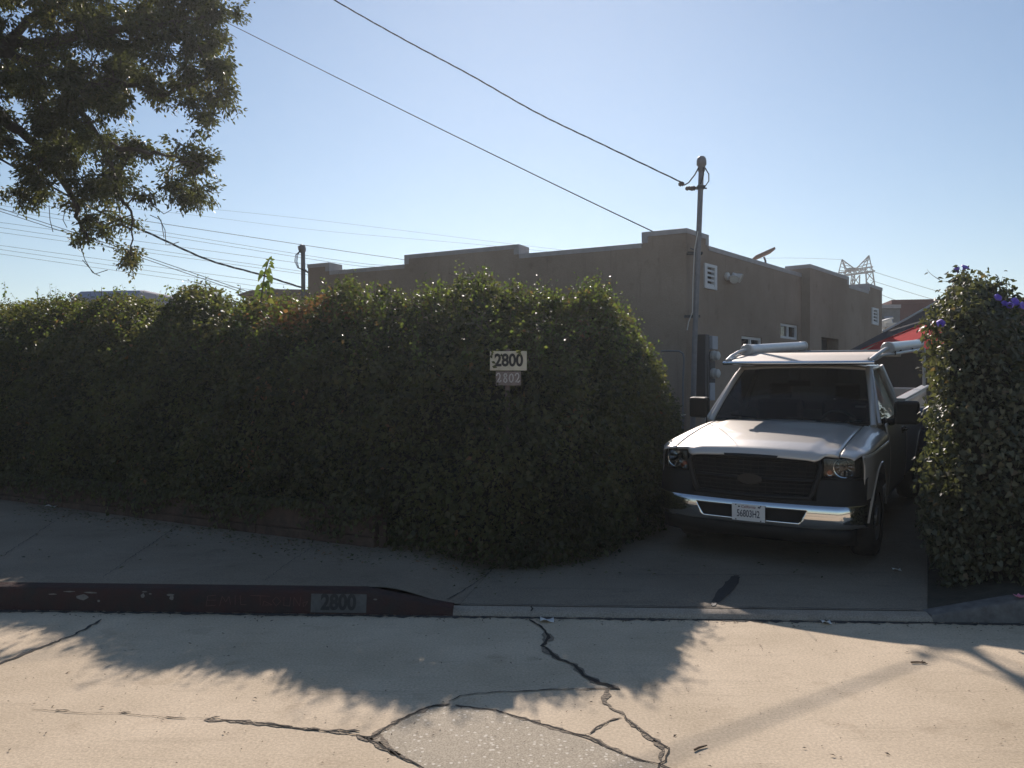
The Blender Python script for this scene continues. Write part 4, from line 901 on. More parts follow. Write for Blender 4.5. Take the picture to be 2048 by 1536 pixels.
# headlights
for sx in (-1, 1):
    hl = bpy.data.objects.new('headlight', None); C.objects.link(hl); hl.parent = tk
    X0, X1, Zb, Zt = .632, .945, .850, 1.04
    def hp(x, z, d=0.0): return (sx*x, .085+.155*((x-.62)/.33)**2+d, z)
    mb = MB(); mb.grid([[hp(x, lerp(Zb+(.0 if x > .7 else .03), Zt-(.012 if x > .9 else 0), t), .13) for x in lin(X0, X1-.01, 8)] for t in (0, .5, 1)])
    for t0 in (0, 1): mb.grid([[hp(x, Zt if t0 else Zb, d) for x in lin(X0, X1, 8)] for d in (0, .13)])
    for x in (X0, X1): mb.grid([[hp(x, z, d) for z in (Zb, Zt)] for d in (0, .13)])
    mb.build('lamp_housing', M['gloss'], parent=hl)
    ctr = Vector(hp(.785, .955, .065)); mb = MB(); axd = Vector((sx*.18, -1, 0)).normalized()
    mb.lathe([(0, -.075), (.022, -.073), (.042, -.062), (.060, -.044), (.076, -.018), (.086, .008)], ctr, axd, 11); mb.build('reflector', M['reflector'], parent=hl)
    mb = MB(); mb.lathe([(.085, .0), (.086, .014), (.092, .016), (.094, .006), (.094, -.01)], ctr, axd, 30); mb.build('reflector_rim', M['chrome'], parent=hl, smooth=40)
    mb = MB(); mb.lathe([(0, -.06), (.013, -.06), (.015, -.01), (.008, .0), (0, .002)], ctr, axd, 12); mb.build('bulb_shield', M['plastic'], parent=hl, smooth=40)
    ctr = Vector(hp(.675, .905, .03)); mb = MB(); mb.lathe([(0, -.03), (.025, -.025), (.036, 0), (.038, .012)], ctr, axd, 16); mb.build('turn_reflector', M['reflector'], parent=hl, smooth=40)
    mb = MB(); mb.lathe([(0, -.02), (.018, -.02), (.020, .012), (0, .022)], ctr+Vector((0, 0, .008)), axd, 12); mb.build('turn_bulb', M['amber'], parent=hl, smooth=40)
    mb = MB(); mb.grid([[hp(x, lerp(Zb, Zt, t), -.004-.012*math.sin(t*math.pi)) for x in lin(X0+.004, X1-.003, 12)] for t in lin(0, 1, 6)]); mb.build('lamp_cover', M['lens'], parent=hl, smooth=60)
# black valance between lamps and chrome
def by(x, k=0): a = abs(x)/.98; return -.035+.10*a*a+.30*max(0, a-.80)**1.5/.09*.5
mb = MB(); rows = []
for z, d in ((.615, .015), (.66, .03), (.76, .055), (.85, .075), (.862, .12)):
    rows.append([(x, max(by(x)+d, (.0)), z) for x in lin(-.965, .965, 41)])
mb.grid(rows, skip=lambda i, j: i >= 1 and abs(lin(-.965, .965, 41)[j]+.024) < .56); mb.build('front_valance', M['plastic'], parent=tk, smooth=40)
for sx in (-1, 1):
    mb = MB(); mb.grid([[(sx*(sidex(max(y, .2), z)-.006-.0*(y)), y, z) for y in arng(.17, .475, .04)] for z in (.42, .55, .66, .70)]); mb.build('bumper_end', M['plastic'], parent=tk, smooth=50)
# chrome bumper with its slot
bp_ = bpy.data.objects.new('front_bumper', None); C.objects.link(bp_); bp_.parent = tk
prof = [(.628, .055), (.630, .015), (.620, .0), (.585, -.008), (.575, -.010), (.545, -.014), (.51, -.016), (.475, -.014), (.460, -.012), (.430, -.004), (.405, .012), (.395, .03)]
xsb = sorted(set([round(v, 3) for v in lin(-.975, .975, 53)]+[-.46, .46, -.52, .52]))
def slot_x(z): return lerp(.44, .515, (z-.46)/.125)
rows = []
for z, d in prof:
    r = []
    for x in xsb:
        X = x
        if .45 < z < .60:
            if abs(abs(x)-.46) < .001: X = math.copysign(slot_x(z)-.004*0, x)
            elif .46 < abs(x) < .60: X = math.copysign(max(abs(x), slot_x(z)+.02*(abs(x)-.46)/.06), x)
            elif abs(x) < .46: X = x*slot_x(z)/.46
        drop = -.03*max(0, abs(x)-.6)/.38 if z < .45 else 0
        r.append((X, by(X)+d, z-drop*1.0 + (.012*(1-(x/.975)**2) if z < .45 else 0)))
    rows.append(r)
mb = MB(); mb.grid(rows, skip=lambda i, j: 4 <= i < 8 and abs((xsb[j]+xsb[j+1])/2) < .46); mb.build('chrome_bar', M['chrome'], parent=bp_, smooth=50, solid=.006)
mb = MB(); mb.grid([[(x, by(x)+.05, z) for x in lin(-.53, .53, 15)] for z in (.44, .60)]); mb.build('slot_backing', M['darkin'], parent=bp_)
mb = MB(); mb.grid([[(x, by(x)+d, z) for x in lin(-.45, .45, 15)] for z, d in ((.461, -.010), (.464, .048))]); mb.grid([[(x, by(x)+d, z) for x in lin(-.51, .51, 15)] for z, d in ((.574, -.008), (.570, .048))]); mb.build('slot_lip', M['chrome'], parent=bp_, smooth=40)
mb = MB(); mb.grid([[(x, by(x)+d, z) for x in lin(-.90, .90, 31)] for z, d in ((.41, .02), (.34, .03), (.27, .06))]); mb.build('air_dam', M['plastic'], parent=bp_, smooth=50, solid=.01)
# number plate
lp_ = MB(); lp_.box((0, -.062, .520), (.305, .006, .155)); lpo = lp_.build('license_plate', M['lplate'], parent=tk, bevel=.002)
def fr_pl(x, z): return frame_at((x, -.0665, z), (1, 0, 0), (0, 0, 1))
text_mesh('plate_characters', '56803H2', .092, M['pnum'], lpo, fr_pl(0, .508), xs=.62, bold=.0008, depth=.0006)
text_mesh('plate_state', 'California', .036, M['pred'], lpo, fr_pl(0, .574), xs=.95, bold=.0002, depth=.0005, shear=.25)
mb = MB()
for x in (-.115, .115):
    for z in (.452, .588): mb.lathe([(0, -.001), (.006, -.001), (.006, .004), (0, .004)], (x, -.065, z), (0, -1, 0), 8)
mb.box((-.085, -.0655, .572), (.016, .001, .012)); mb.box((.10, -.0655, .576), (.022, .001, .014)); mb.build('plate_details', M['pnum'], parent=lpo)
# antenna
mb = MB(); mb.tube([(-.84, 1.22, 1.16), (-.84, 1.30, 1.95)], [.006, .0025], 5); mb.build('antenna', M['plastic'], parent=tk)
# roof visor and ladder rack
rk = bpy.data.objects.new('ladder_rack', None); C.objects.link(rk); rk.parent = tk
mb = MB(); rows = []
for y, z in ((1.65, 1.815), (1.648, 1.84), (1.665, 1.858), (1.70, 1.866), (1.80, 1.872), (2.2, 1.897), (2.78, 1.925)):
    rows.append([(x*.80*(1 if y > 1.7 else .985), y+(.05*x*x if y < 1.9 else 0), z) for x in lin(-1, 1, 15)])
mb.grid(rows); mb.build('roof_visor', M['visor'], parent=rk, smooth=30, solid=.022)
mb = MB(); mb.tube([(x*.80, 1.655+.05*x*x-.010, 1.838) for x in lin(-1, 1, 15)], .022, 8); mb.build('visor_edge', M['chrome'], parent=rk, smooth=60)
TX = {-1: -.775, 1: .815}
for sx in (-1, 1):
    mb = MB(); mb.tube([(sx*.76, 1.70, 1.865), (sx*.785, 1.95, 1.91), (TX[sx], 2.2, 1.955), (TX[sx], 2.38, 1.968), (TX[sx], 2.50, 1.969)], .020, 8); mb.build('rack_rail', M['rackwhite'], parent=rk, smooth=60)
    mb = MB(); mb.tube([(sx*.74, 1.76, 1.875), (sx*.82, 2.3, 1.905), (sx*.88, 2.75, 1.905), (sx*.91, 5.25, 1.905)], .017, 8); mb.build('rack_rail', M['rackwhite'], parent=rk, smooth=60)
    for y in (5.2,):
        mb = MB(); mb.tube([(sx*.915, y, 1.385), (sx*.91, y, 1.905)], .020, 8); mb.build('rack_post', M['rackwhite'], parent=rk, smooth=60)
    for y in (2.62, 3.1, 4.2): 
        mb = MB(); mb.box((sx*.86, y, 1.915), (.05, .03, .05)); mb.build('rack_strut', M['plastic'], parent=rk)
for y in (2.9, 5.2):
    mb = MB(); mb.tube([(-.90, y, 1.882), (.90, y, 1.882)], .018, 8); mb.build('rack_crossbar', M['rackwhite'], parent=rk, smooth=60)
# carried tubes and marker lie on the rack: things of their own
def inw(mb): mb.v = [tuple(TR @ Vector(v)) for v in mb.v]; return mb
for sx, lab in ((-1, 'pale capped plastic pipe carried on the rack rail nearer the building'), (1, 'pale capped plastic pipe carried on the rack rail nearer the ivy')):
    X = TX[sx]
    pr_ = thing('carrier_tube', lab, 'pipe', TR @ Vector((X, 3.9, 1.97)), 'capped pipes on the truck rack')
    mb = MB(); mb.lathe([(.066, 0), (.066, 2.9)], (X, 2.52, 1.969), (0, 1, 0), 22); inw(mb); lpart(pr_, mb, 'pipe', M['pvc'], smooth=60)
    for y in (2.52, 5.42):
        k = -1 if y < 3 else 1
        mb = MB(); mb.lathe([(.070, -.07), (.073, -.065), (.073, .02), (.066, .03), (0, .031)], (X, y, 1.969), (0, k, 0), 22); inw(mb); lpart(pr_, mb, 'end_cap', M['rackwhite'], smooth=40)
mb = MB(); mb.lathe([(0, 0), (.042, 0), (.045, .012), (.03, .024), (0, .026)], (-.84, 2.62, 1.90), (0, -1, 0), 14); mb.build('marker_disc', M['orange'], parent=rk, smooth=40)

# ------------------------------------------------------------------ hedge
def smooth_profile(keys, n):
    keys = np.array(keys, float); t = np.linspace(0, 1, len(keys)); u = np.linspace(0, 1, n)
    def cr(col):
        k = len(keys)-1; out = []
        for q in u:
            f = min(q*k, k-1e-6); i = int(f); w = f-i; p = [keys[min(max(i+d, 0), k)][col] for d in (-1, 0, 1, 2)]
            out.append(.5*(2*p[1]+(p[2]-p[0])*w+(2*p[0]-5*p[1]+4*p[2]-p[3])*w*w+(3*p[1]-p[0]-3*p[2]+p[3])*w**3))
        return np.array(out)
    return np.stack([cr(c) for c in range(keys.shape[1])], 1)
def mound(sections, prof, nt, npf, bump, seed):
    """sections: Fx,Fy, Rx,Ry, height, base z; prof: (fraction front to ridge, fraction of height). Returns the (nt,npf,3) surface."""
    S = smooth_profile(sections, nt); Pf = smooth_profile(prof, npf)
    fx = S[:, None, 0]+(S[:, None, 2]-S[:, None, 0])*Pf[None, :, 0]; fy = S[:, None, 1]+(S[:, None, 3]-S[:, None, 1])*Pf[None, :, 0]
    z = S[:, None, 5]+(S[:, None, 4]-S[:, None, 5])*Pf[None, :, 1]
    V = np.stack([fx, fy, np.broadcast_to(z, fx.shape)], 2)
    d = np.zeros_like(V); a = np.zeros_like(V)
    d[1:-1] = V[2:]-V[:-2]; d[0] = V[1]-V[0]; d[-1] = V[-1]-V[-2]; a[:, 1:-1] = V[:, 2:]-V[:, :-2]; a[:, 0] = V[:, 1]-V[:, 0]; a[:, -1] = V[:, -1]-V[:, -2]
    n = np.cross(d, a); n /= np.linalg.norm(n, axis=2, keepdims=True)+1e-9
    f = fbm(V.reshape(-1, 3), 1.1, seed).reshape(nt, npf)*.6+fbm(V.reshape(-1, 3), 3.3, seed+9).reshape(nt, npf)*.4
    V = V+n*(f*bump)[..., None]
    rz = fbm(np.stack([V[..., 0], V[..., 1]*0, V[..., 0]*0], 2).reshape(-1, 3), 1.25, seed+3).reshape(nt, npf)
    V[..., 2] += rz*np.clip((Pf[None, :, 1]-.5)*2, 0, 1)*bump*1.9; V[..., 2] = np.maximum(V[..., 2], S[:, None, 5])
    return V, n
def sample_surface(V, N, n, wt=None):
    A = np.linalg.norm(np.cross(V[1:, :-1]-V[:-1, :-1], V[:-1, 1:]-V[:-1, :-1]), axis=2)
    if wt is not None: A = A*wt
    p = (A/A.sum()).ravel(); idx = RNG.choice(p.size, n, p=p); i, j = np.divmod(idx, A.shape[1]); u, v = RNG.random(n)[:, None], RNG.random(n)[:, None]
    pos = V[i, j]*(1-u)*(1-v)+V[i+1, j]*u*(1-v)+V[i, j+1]*(1-u)*v+V[i+1, j+1]*u*v
    return pos, N[i, j], (i+u[:, 0])/V.shape[0], (j+v[:, 0])/V.shape[1]
hg = thing('overgrown_hedge', 'tall dark overgrown ivy hedge spilling over the low wall beside the sidewalk', 'hedge', (-.2, 8, .17))
LZ = lambda x, y: land(x, y)
HS = [(-13, 14.4, -12.2, 16.4, 3.3), (-9.5, 12.35, -8.9, 14.4, 3.22), (-6.85, 10.85, -6.3, 12.8, 3.12), (-4.2, 9.35, -3.8, 11.3, 2.98), (-2.6, 8.45, -2.6, 10.5, 2.86), (-1.35, 7.78, -1.6, 9.9, 2.86), (-.45, 7.32, -.4, 9.6, 2.90), (.35, 7.36, .4, 9.55, 2.83),
      (1.06, 8.1, .90, 9.75, 2.82), (1.66, 9.2, 1.14, 10.1, 2.82), (2.06, 10.2, 1.36, 10.6, 2.70), (2.28, 11.4, 1.6, 11.8, 2.15), (2.3, 12.2, 1.9, 12.6, 1.7)]
HS = [(*h, land(h[0], h[1])+(.10 if h[0] < -1.5 else .0)) for h in HS]
HP = [(.02, 0.0), (-.04, .10), (-.04, .21), (.01, .33), (.09, .445), (.18, .545), (.29, .65), (.44, .75), (.64, .86), (.90, .955), (1.2, .975), (1.55, .88), (1.75, .55), (1.75, .05)]
HV, HN = mound(HS, HP, 170, 90, .17, 3.1)
if HN[80, 30, 1] > 0: HN = -HN
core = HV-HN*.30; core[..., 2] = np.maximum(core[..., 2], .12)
mb = MB(); mb.grid([[tuple(p) for p in r[::3]] for r in core[::3]]); o = mb.build('inner_core', M['core'], parent=hg, smooth=80); o.location = -hg.location  # solid dark core for the dense inside, added to block the sun
def finish(o, root): o.location = -root.location; return o
def hedge_leaves(n, depth, size, wt=None, seed=0):
    pos, nr, ti, tj = sample_surface(HV, HN, n, wt)
    pos = pos-nr*(RNG.random(n)**1.5*depth-.07)[:, None]+RNG.normal(size=(n, 3))*.03
    nn = nr*.55+unit(n)*.85+np.array([0, 0, .35]); al = unit(n)*.8+np.array([0, 0, -.55])+nr*.25
    cl = fbm(pos, 1.7, 5.5); s = size*RNG.uniform(.6, 1.3, n)*(1+.45*np.clip(fbm(pos, 2.6, 14.0), -.6, .8))
    tint = np.clip(.42+.55*cl+RNG.normal(size=n)*.17, 0, .84)
    red = fbm(pos, 2.3, 21.0)+RNG.normal(size=n)*.25
    px = 1024+F*pos[:, 0]/pos[:, 1]; py = HZ-F*(pos[:, 2]-EYE)/pos[:, 1]
    # withered patch on the hedge top near its middle left
    dry = np.exp(-(((pos[:, 0]+2.75)/.8)**2+((pos[:, 2]-2.65)/.30)**2))
    tint = np.where(red+dry*1.3 > 1.02, RNG.uniform(.88, 1, n), tint)
    ok = ~((np.abs(pos[:, 0]-(-.037)) < np.where(pos[:, 2] < 1.86, .16, .215)) & (pos[:, 2] > 1.62) & (pos[:, 2] < 2.10) & (pos[:, 1] < 7.85))
    wd = s*RNG.uniform(.55, .75, n); return pos[ok], nn[ok], al[ok], s[ok], wd[ok], tint[ok]
W = np.ones((HV.shape[0]-1, HV.shape[1]-1)); W[:, 64:] = .35; W[:22] = .5
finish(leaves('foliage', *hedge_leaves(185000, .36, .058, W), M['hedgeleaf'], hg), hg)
# trailing growth that hangs over the low wall
n = 5200; q = RNG.random(n); wx = np.interp(q, [0, .2, .45, .7, .88, 1], [-13, -9.6, -6.9, -4.25, -2.65, -1.25]); wy = np.interp(wx, [-13.2, -9.6, -6.9, -4.25, -2.65, -1.25], [14.25, 12.2, 10.70, 9.2, 8.30, 7.56])
dn = np.abs(RNG.normal(size=n))*.13*(0.3+1.7*np.clip(fbm(np.stack([wx, wx*0, wx*0], 1), 1.6, 3.3)+.35, 0, 1)); pos = np.stack([wx+RNG.normal(size=n)*.03, wy-.03-RNG.random(n)*.07, .60-dn], 1)
s = .058*RNG.uniform(.6, 1.3, n); finish(leaves('trailing_foliage', pos, unit(n)*.8+np.array([-.4, -.7, .4]), unit(n)*.7+np.array([0, 0, -.8]), s, s*.65, np.clip(RNG.normal(.4, .2, n), 0, .84), M['hedgeleaf'], hg), hg)
# shoots standing up from the top and the shoulder, each a bent stem with leaves
stems = MB(); lp_p, lp_n, lp_a, lp_s = [], [], [], []
def shoot(base, tip, nleaf, ls, droop=.1, r=.004):
    base = Vector(base); tip = Vector(tip); L = (tip-base).length; side = Vector((random.uniform(-1, 1), random.uniform(-1, 1), 0))*L*droop
    pts = [base.lerp(tip, t)+side*math.sin(t*2.2) for t in lin(0, 1, 6)]; stems.tube(pts, [r*(1-.7*t) for t in lin(0, 1, 6)], 4, cap=False)
    for k in range(nleaf):
        t = (k+.4)/nleaf; f = t*5; i = min(int(f), 4); p = pts[i].lerp(pts[i+1], f-i); q = random.uniform(0, 6.28)
        d = Vector((math.cos(q), math.sin(q), random.uniform(-.35, .45))); lp_p.append(p+d*.012); lp_a.append(d+Vector((0, 0, -.3))); lp_n.append(Vector((d.x*.4, -.75, .55))+Vector(unit(1)[0])*.7)
        lp_s.append(ls*random.uniform(.65, 1.15)*(1.05-.5*t))
for k in range(850):
    i = int(RNG.integers(18, 150)); j = int(RNG.choice([42, 46, 50, 54, 58, 62, 64, 66], p=[.06, .08, .12, .16, .2, .2, .12, .06])); b = HV[i, j]; nr = HN[i, j]
    L = random.choice([.10, .14, .18, .22, .30]); d = Vector(nr)*.5+Vector((random.uniform(-.5, .5), random.uniform(-.4, .2), random.uniform(.5, 1.2))); d.normalize()
    shoot(b-nr*.05, Vector(b)+d*L, random.randint(5, 10), .072)
for (px0, py0, px1, py1, Y, n, s) in ((912, 592, 912, 517, 9.5, 26, .055), (535, 600, 545, 548, 9.9, 8, .10), (1200, 610, 1243, 580, 9.4, 12, .06), (1150, 600, 1140, 572, 9.5, 8, .06), (1268, 655, 1282, 632, 9.7, 8, .06), (1300, 690, 1322, 684, 9.7, 9, .06),
        (10, 600, 8, 563, 11.8, 9, .07), (75, 600, 76, 572, 11.7, 8, .06), (205, 605, 205, 575, 11.0, 7, .08), (325, 605, 335, 570, 10.8, 12, .075), (482, 600, 480, 570, 10.2, 7, .085), (410, 600, 408, 573, 10.4, 8, .06), (730, 600, 735, 568, 9.7, 9, .065), (960, 590, 960, 562, 9.5, 9, .065), (1010, 590, 1012, 566, 9.5, 9, .065), (690, 600, 682, 576, 9.7, 7, .06)):
    shoot(P(px0, py0, Y), P(px1, py1, Y), n, s, .06, .006)
for k in range(60):    # bare withered twigs tangled on top
    i = int(RNG.integers(70, 112)); j = int(RNG.integers(48, 64)); b = Vector(HV[i, j]); d = Vector((random.uniform(-1, 1), random.uniform(-.5, .2), random.uniform(.0, .7))); stems.tube([b, b+d*.12+Vector((0, 0, .05)), b+d*.28], [.006, .005, .002], 4, cap=False)
finish(stems.build('shoot_stems', M['wood'], parent=hg, smooth=80), hg)  # stems of the shoots and the bare twigs, joined in one mesh
n = len(lp_p); A = lambda l: np.array([tuple(v) for v in l])
finish(leaves('shoot_foliage', A(lp_p), A(lp_n), A(lp_a), np.array(lp_s), np.array(lp_s)*.7, np.clip(RNG.normal(.45, .25, n), 0, .95), M['sprigleaf'], hg), hg)
# the tall young stem with broad leaves
yp = thing('young_plant', 'slender young plant with broad leaves rising above the hedge left of the far mast', 'plant', P(522, 605, 10.0))
stems = MB(); lp_p, lp_n, lp_a, lp_s = [], [], [], []
pts = [P(522, 606, 10.0), P(526, 570, 10.0), P(531, 540, 10.0), P(537, 522, 10.0), P(541, 516, 10.0)]; stems.tube(pts, [.011, .010, .008, .006, .003], 6); finish(stems.build('stem', M['wood'], parent=yp, smooth=60), yp)
for px, py, ax_, az, s in ((541, 517, .3, .7, .07), (545, 519, .9, .2, .06), (536, 520, -.8, .3, .06), (543, 526, .9, -.3, .085), (533, 525, -.9, -.1, .07), (544, 533, .8, -.6, .10), (531, 532, -.7, -.6, .10), (538, 541, .5, -.5, .13), (536, 547, .4, -.8, .12), (524, 546, -.5, -.6, .13), (521, 555, -.5, -.8, .13), (541, 558, .5, -.9, .14), (533, 568, .4, -.7, .16), (528, 572, .1, -.9, .15), (517, 575, -.7, -.6, .11), (516, 585, -.5, -.6, .12), (540, 580, .7, -.5, .12), (522, 590, -.2, -.8, .12)):
    lp_p.append(P(px, py, 10.0)-Vector((ax_, 0, az))*s*.3); lp_a.append((ax_, -.25, az)); lp_n.append((random.uniform(-.5, .5), -1.0, random.uniform(.0, .7))); lp_s.append(s*.8)
n = len(lp_p); finish(leaves('leaves', A(lp_p), A(lp_n), A(lp_a), np.array(lp_s), np.array(lp_s)*.75, RNG.uniform(0, .5, n), M['sprigleaf'], yp, T_HEART), yp)

# low wall under the hedge
lw = MB(); fr_ = [(-13.2, 14.25), (-9.6, 12.2), (-6.9, 10.70), (-4.25, 9.2), (-2.65, 8.30), (-1.30, 7.58)]
for (x0, y0), (x1, y1) in zip(fr_, fr_[1:]):
    d = Vector((x1-x0, y1-y0, 0)); L = d.length; d.normalize(); n = Vector((-d.y, d.x, 0)); k = max(1, int(L/1.2))
    for i in range(k):
        a = Vector((x0, y0, 0))+d*(L*i/k+.004); b = Vector((x0, y0, 0))+d*(L*(i+1)/k-.004); h = .37+random.uniform(-.008, .008)
        for z0, z1, o_ in ((.08, h*.55, 0), (h*.55+.006, h+.10, .006)):
            q = [a+n*o_, b+n*o_, b+n*(.22+o_), a+n*(.22+o_)]; lw.hexa([(p.x, p.y, z0+.08) for p in q]+[(p.x, p.y, z1+.08) for p in q])
tag(lw.build('low_wall', M['brick'], bevel=.012), 'low reddish brown retaining wall along the foot of the hedge', 'wall')
# stake at its end
mb = MB(); q = G(766, 1098, .17); mb.box((q.x, q.y, .31), (.07, .05, .30)); tag(mb.build('short_stake', M['brick'], bevel=.008), 'short weathered stake at the right end of the low wall', 'stake')

# ------------------------------------------------------------------ number sign
Ys = 7.70
sg = thing('house_number_sign', 'wooden post with cream 2800 board and brown 2802 board against the hedge', 'sign', (P(1015, 800, Ys).x, Ys+.03, land(0, Ys)))
mb = MB(); t_ = P(1015, 705, Ys); mb.box((t_.x, Ys+.035, (t_.z+.1)/2+.03), (.045, .04, t_.z-.1)); finish(mb.build('post', M['postwood'], parent=sg, bevel=.004), sg)
a_, b_ = P(980, 702.5, Ys), P(1053.5, 741, Ys)
mb = MB(); mb.box(((a_.x+b_.x)/2, Ys, (a_.z+b_.z)/2), (b_.x-a_.x, .018, a_.z-b_.z)); o1 = finish(mb.build('number_board', M['board'], parent=sg, bevel=.003), sg); o1['label'] = 'cream board with black 2800'
cx, cz = P(1017.5, 721.5, Ys).x, P(1017.5, 721.5, Ys).z
text_mesh('numerals', '2800', .163, M['black'], o1, frame_at((cx, Ys-.0105, cz), (1, 0, 0), (0, 0, 1)), xs=.84, bold=.0055, depth=.001)
a_, b_ = P(991.5, 743, Ys), P(1042, 771, Ys)
mb = MB(); mb.box(((a_.x+b_.x)/2, Ys+.002, (a_.z+b_.z)/2), (b_.x-a_.x, .015, a_.z-b_.z)); o2 = finish(mb.build('number_board', M['board2'], parent=sg, bevel=.003), sg); o2['label'] = 'brown board with hand painted white 2802'
hs = MB()
def hand(pts, ox, w=.0105, s=1.0):
    pts = [Vector((P(ox, 756, Ys).x+x*.052, Ys-.0075, P(0, 756, Ys).z+z*.088)) for x, z in pts]
    pts = [pts[0]]+[pts[i].lerp(pts[i+1], t) for i in range(len(pts)-1) for t in (.5, 1)]
    for k, (a, b) in enumerate(zip(pts, pts[1:])):
        d = (b-a); 
        if d.length < 1e-5: continue
        d.normalize(); n = Vector((-d.z, 0, d.x))*w*.5*(.8+.4*random.random()); hs.add([a-n-d*.002, b-n+d*.002, b+n+d*.002, a+n-d*.002], [(0, 1, 2, 3)])
two = [(-.42, .25), (-.25, .48), (.05, .5), (.25, .3), (.2, .05), (-.05, -.2), (-.35, -.42), (-.1, -.38), (.15, -.45), (.42, -.28)]
eight = [(.3, .42), (.0, .5), (-.25, .3), (-.1, .1), (.18, -.08), (.32, -.3), (.05, -.5), (-.28, -.35), (-.2, -.1), (.1, .1), (.28, .3), (.1, .46)]
zero = [(.05, .46), (-.25, .3), (-.36, -.05), (-.22, -.36), (.05, -.46), (.3, -.25), (.36, .1), (.22, .38), (.0, .46)]
for g_, ox in ((two, 997.5), (eight, 1010.5), (zero, 1022.5), (two, 1035)): hand(g_, ox)
finish(hs.build('painted_numerals', M['white'], parent=o2, fixn=False), sg); o = C.objects[-1]
o.location = (0, 0, 0)
# vine tips that hang over the boards' corners
lp_p, lp_n, lp_a, lp_s = [], [], [], []
for px, py in ((984, 703), (990, 706), (996, 702), (1003, 704), (982, 712), (985, 722), (982, 732), (1030, 703), (1036, 706), (1041, 703), (993, 767), (997, 769), (992, 761))+tuple((1015+random.uniform(-13, 13), 786+i*2.6+random.uniform(-3, 3)) for i in range(120)):
    for k in range(1):
        lp_p.append(P(px+random.uniform(-3, 3), py+random.uniform(-3, 3), Ys-.03-random.random()*.03)); d = Vector((random.uniform(-1, 1), -.2, random.uniform(-1, .2))); lp_a.append(d); lp_n.append((random.uniform(-.4, .4), -1, random.uniform(-.2, .8))); lp_s.append(random.uniform(.035, .055))
n = len(lp_p); finish(leaves('hanging_leaves', A(lp_p), A(lp_n), A(lp_a), np.array(lp_s), np.array(lp_s)*.65, RNG.uniform(0, .6, n), M['hedgeleaf'], hg), hg)

# ------------------------------------------------------------------ morning glory over the fence on the right
iv = thing('morning_glory_vine', 'tall mound of leafy morning glory vine covering the fence right of the truck', 'vine', (4.5, 7, .17))
IS = [(5.75, 10.5, 6.3, 10.6, 2.2), (4.75, 8.9, 5.2, 9.1, 2.0), (4.16, 7.75, 4.55, 8.0, 2.1), (3.74, 7.0, 4.22, 7.45, 2.36), (3.48, 6.42, 4.16, 7.30, 2.70), (3.72, 6.28, 4.30, 7.32, 2.46), (4.3, 6.25, 4.70, 7.35, 2.06), (4.9, 6.25, 5.2, 7.4, 1.98), (6.2, 6.2, 6.3, 7.4, 2.1), (9, 6.0, 9, 7.3, 2.4), (13, 5.9, 13, 7.3, 2.4)]
IS = [(*h, land(h[0], h[1])) for h in IS]
IP = [(.06, 0.0), (-.02, .15), (-.02, .35), (.06, .52), (.20, .68), (.45, .83), (.75, .94), (1.0, 1.0), (1.25, .96), (1.6, .80), (1.85, .4), (1.85, .05)]
IV, IN_ = mound(IS, IP, 130, 80, .23, 8.8)
if IN_[90, 25, 1] > 0: IN_ = -IN_
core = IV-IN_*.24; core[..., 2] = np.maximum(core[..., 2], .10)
mb = MB(); mb.grid([[tuple(p) for p in r[::3]] for r in core[::3]]); finish(mb.build('inner_core', M['core'], parent=iv, smooth=80), iv)
W = np.ones((IV.shape[0]-1, IV.shape[1]-1)); W[95:] = .4
n = 84000; pos, nr, ti, tj = sample_surface(IV, IN_, n, W)
pos = pos-nr*(RNG.random(n)**1.5*.30-.09)[:, None]+RNG.normal(size=(n, 3))*.03
s = .050*RNG.uniform(.6, 1.25, n); tint = np.clip(.45+.5*fbm(pos, 1.9, 2.2)+RNG.normal(size=n)*.2, 0, .84); tint = np.where(RNG.random(n) < .02, .95, tint)
finish(leaves('foliage', pos, nr*.6+unit(n)*.7+np.array([0, 0, .35]), unit(n)*.7+np.array([0, 0, -.7]), s, s*RNG.uniform(.7, .9, n), tint, M['vineleaf'], iv, T_HEART), iv)
stems = MB(); lp_p, lp_n, lp_a, lp_s = [], [], [], []
for a, b, k in (((1990, 600), (1998, 560), 3), ((1995, 590), (2004, 552), 2), ((1955, 560), (1962, 541), 4), ((1905, 540), (1898, 545), 4), ((1880, 560), (1860, 538), 2), ((1850, 640), (1832, 655), 3), ((1845, 700), (1834, 712), 4), ((1846, 730), (1836, 742), 4), ((1850, 790), (1846, 815), 5), ((1872, 850), (1866, 868), 5), ((1890, 900), (1884, 930), 5)):
    shoot(P(*a, 7.1), P(*b, 7.1), k, .05, .25, .003)
for k in range(150):
    i = int(RNG.integers(20, 100)); j = int(RNG.integers(14, 56)); b = IV[i, j]; d = Vector(IN_[i, j])*.6+Vector((random.uniform(-.5, .5), random.uniform(-.5, .5), random.uniform(-.3, .9))); d.normalize()
    shoot(b, Vector(b)+d*random.uniform(.1, .22), random.randint(4, 7), .075)
finish(stems.build('shoot_stems', M['wood'], parent=iv, smooth=80), iv)  # stems of the vine shoots, joined in one mesh
n = len(lp_p); finish(leaves('shoot_foliage', A(lp_p), A(lp_n), A(lp_a), np.array(lp_s), np.array(lp_s)*.8, np.clip(RNG.normal(.5, .2, n), 0, .8), M['vineleaf'], iv, T_HEART), iv)
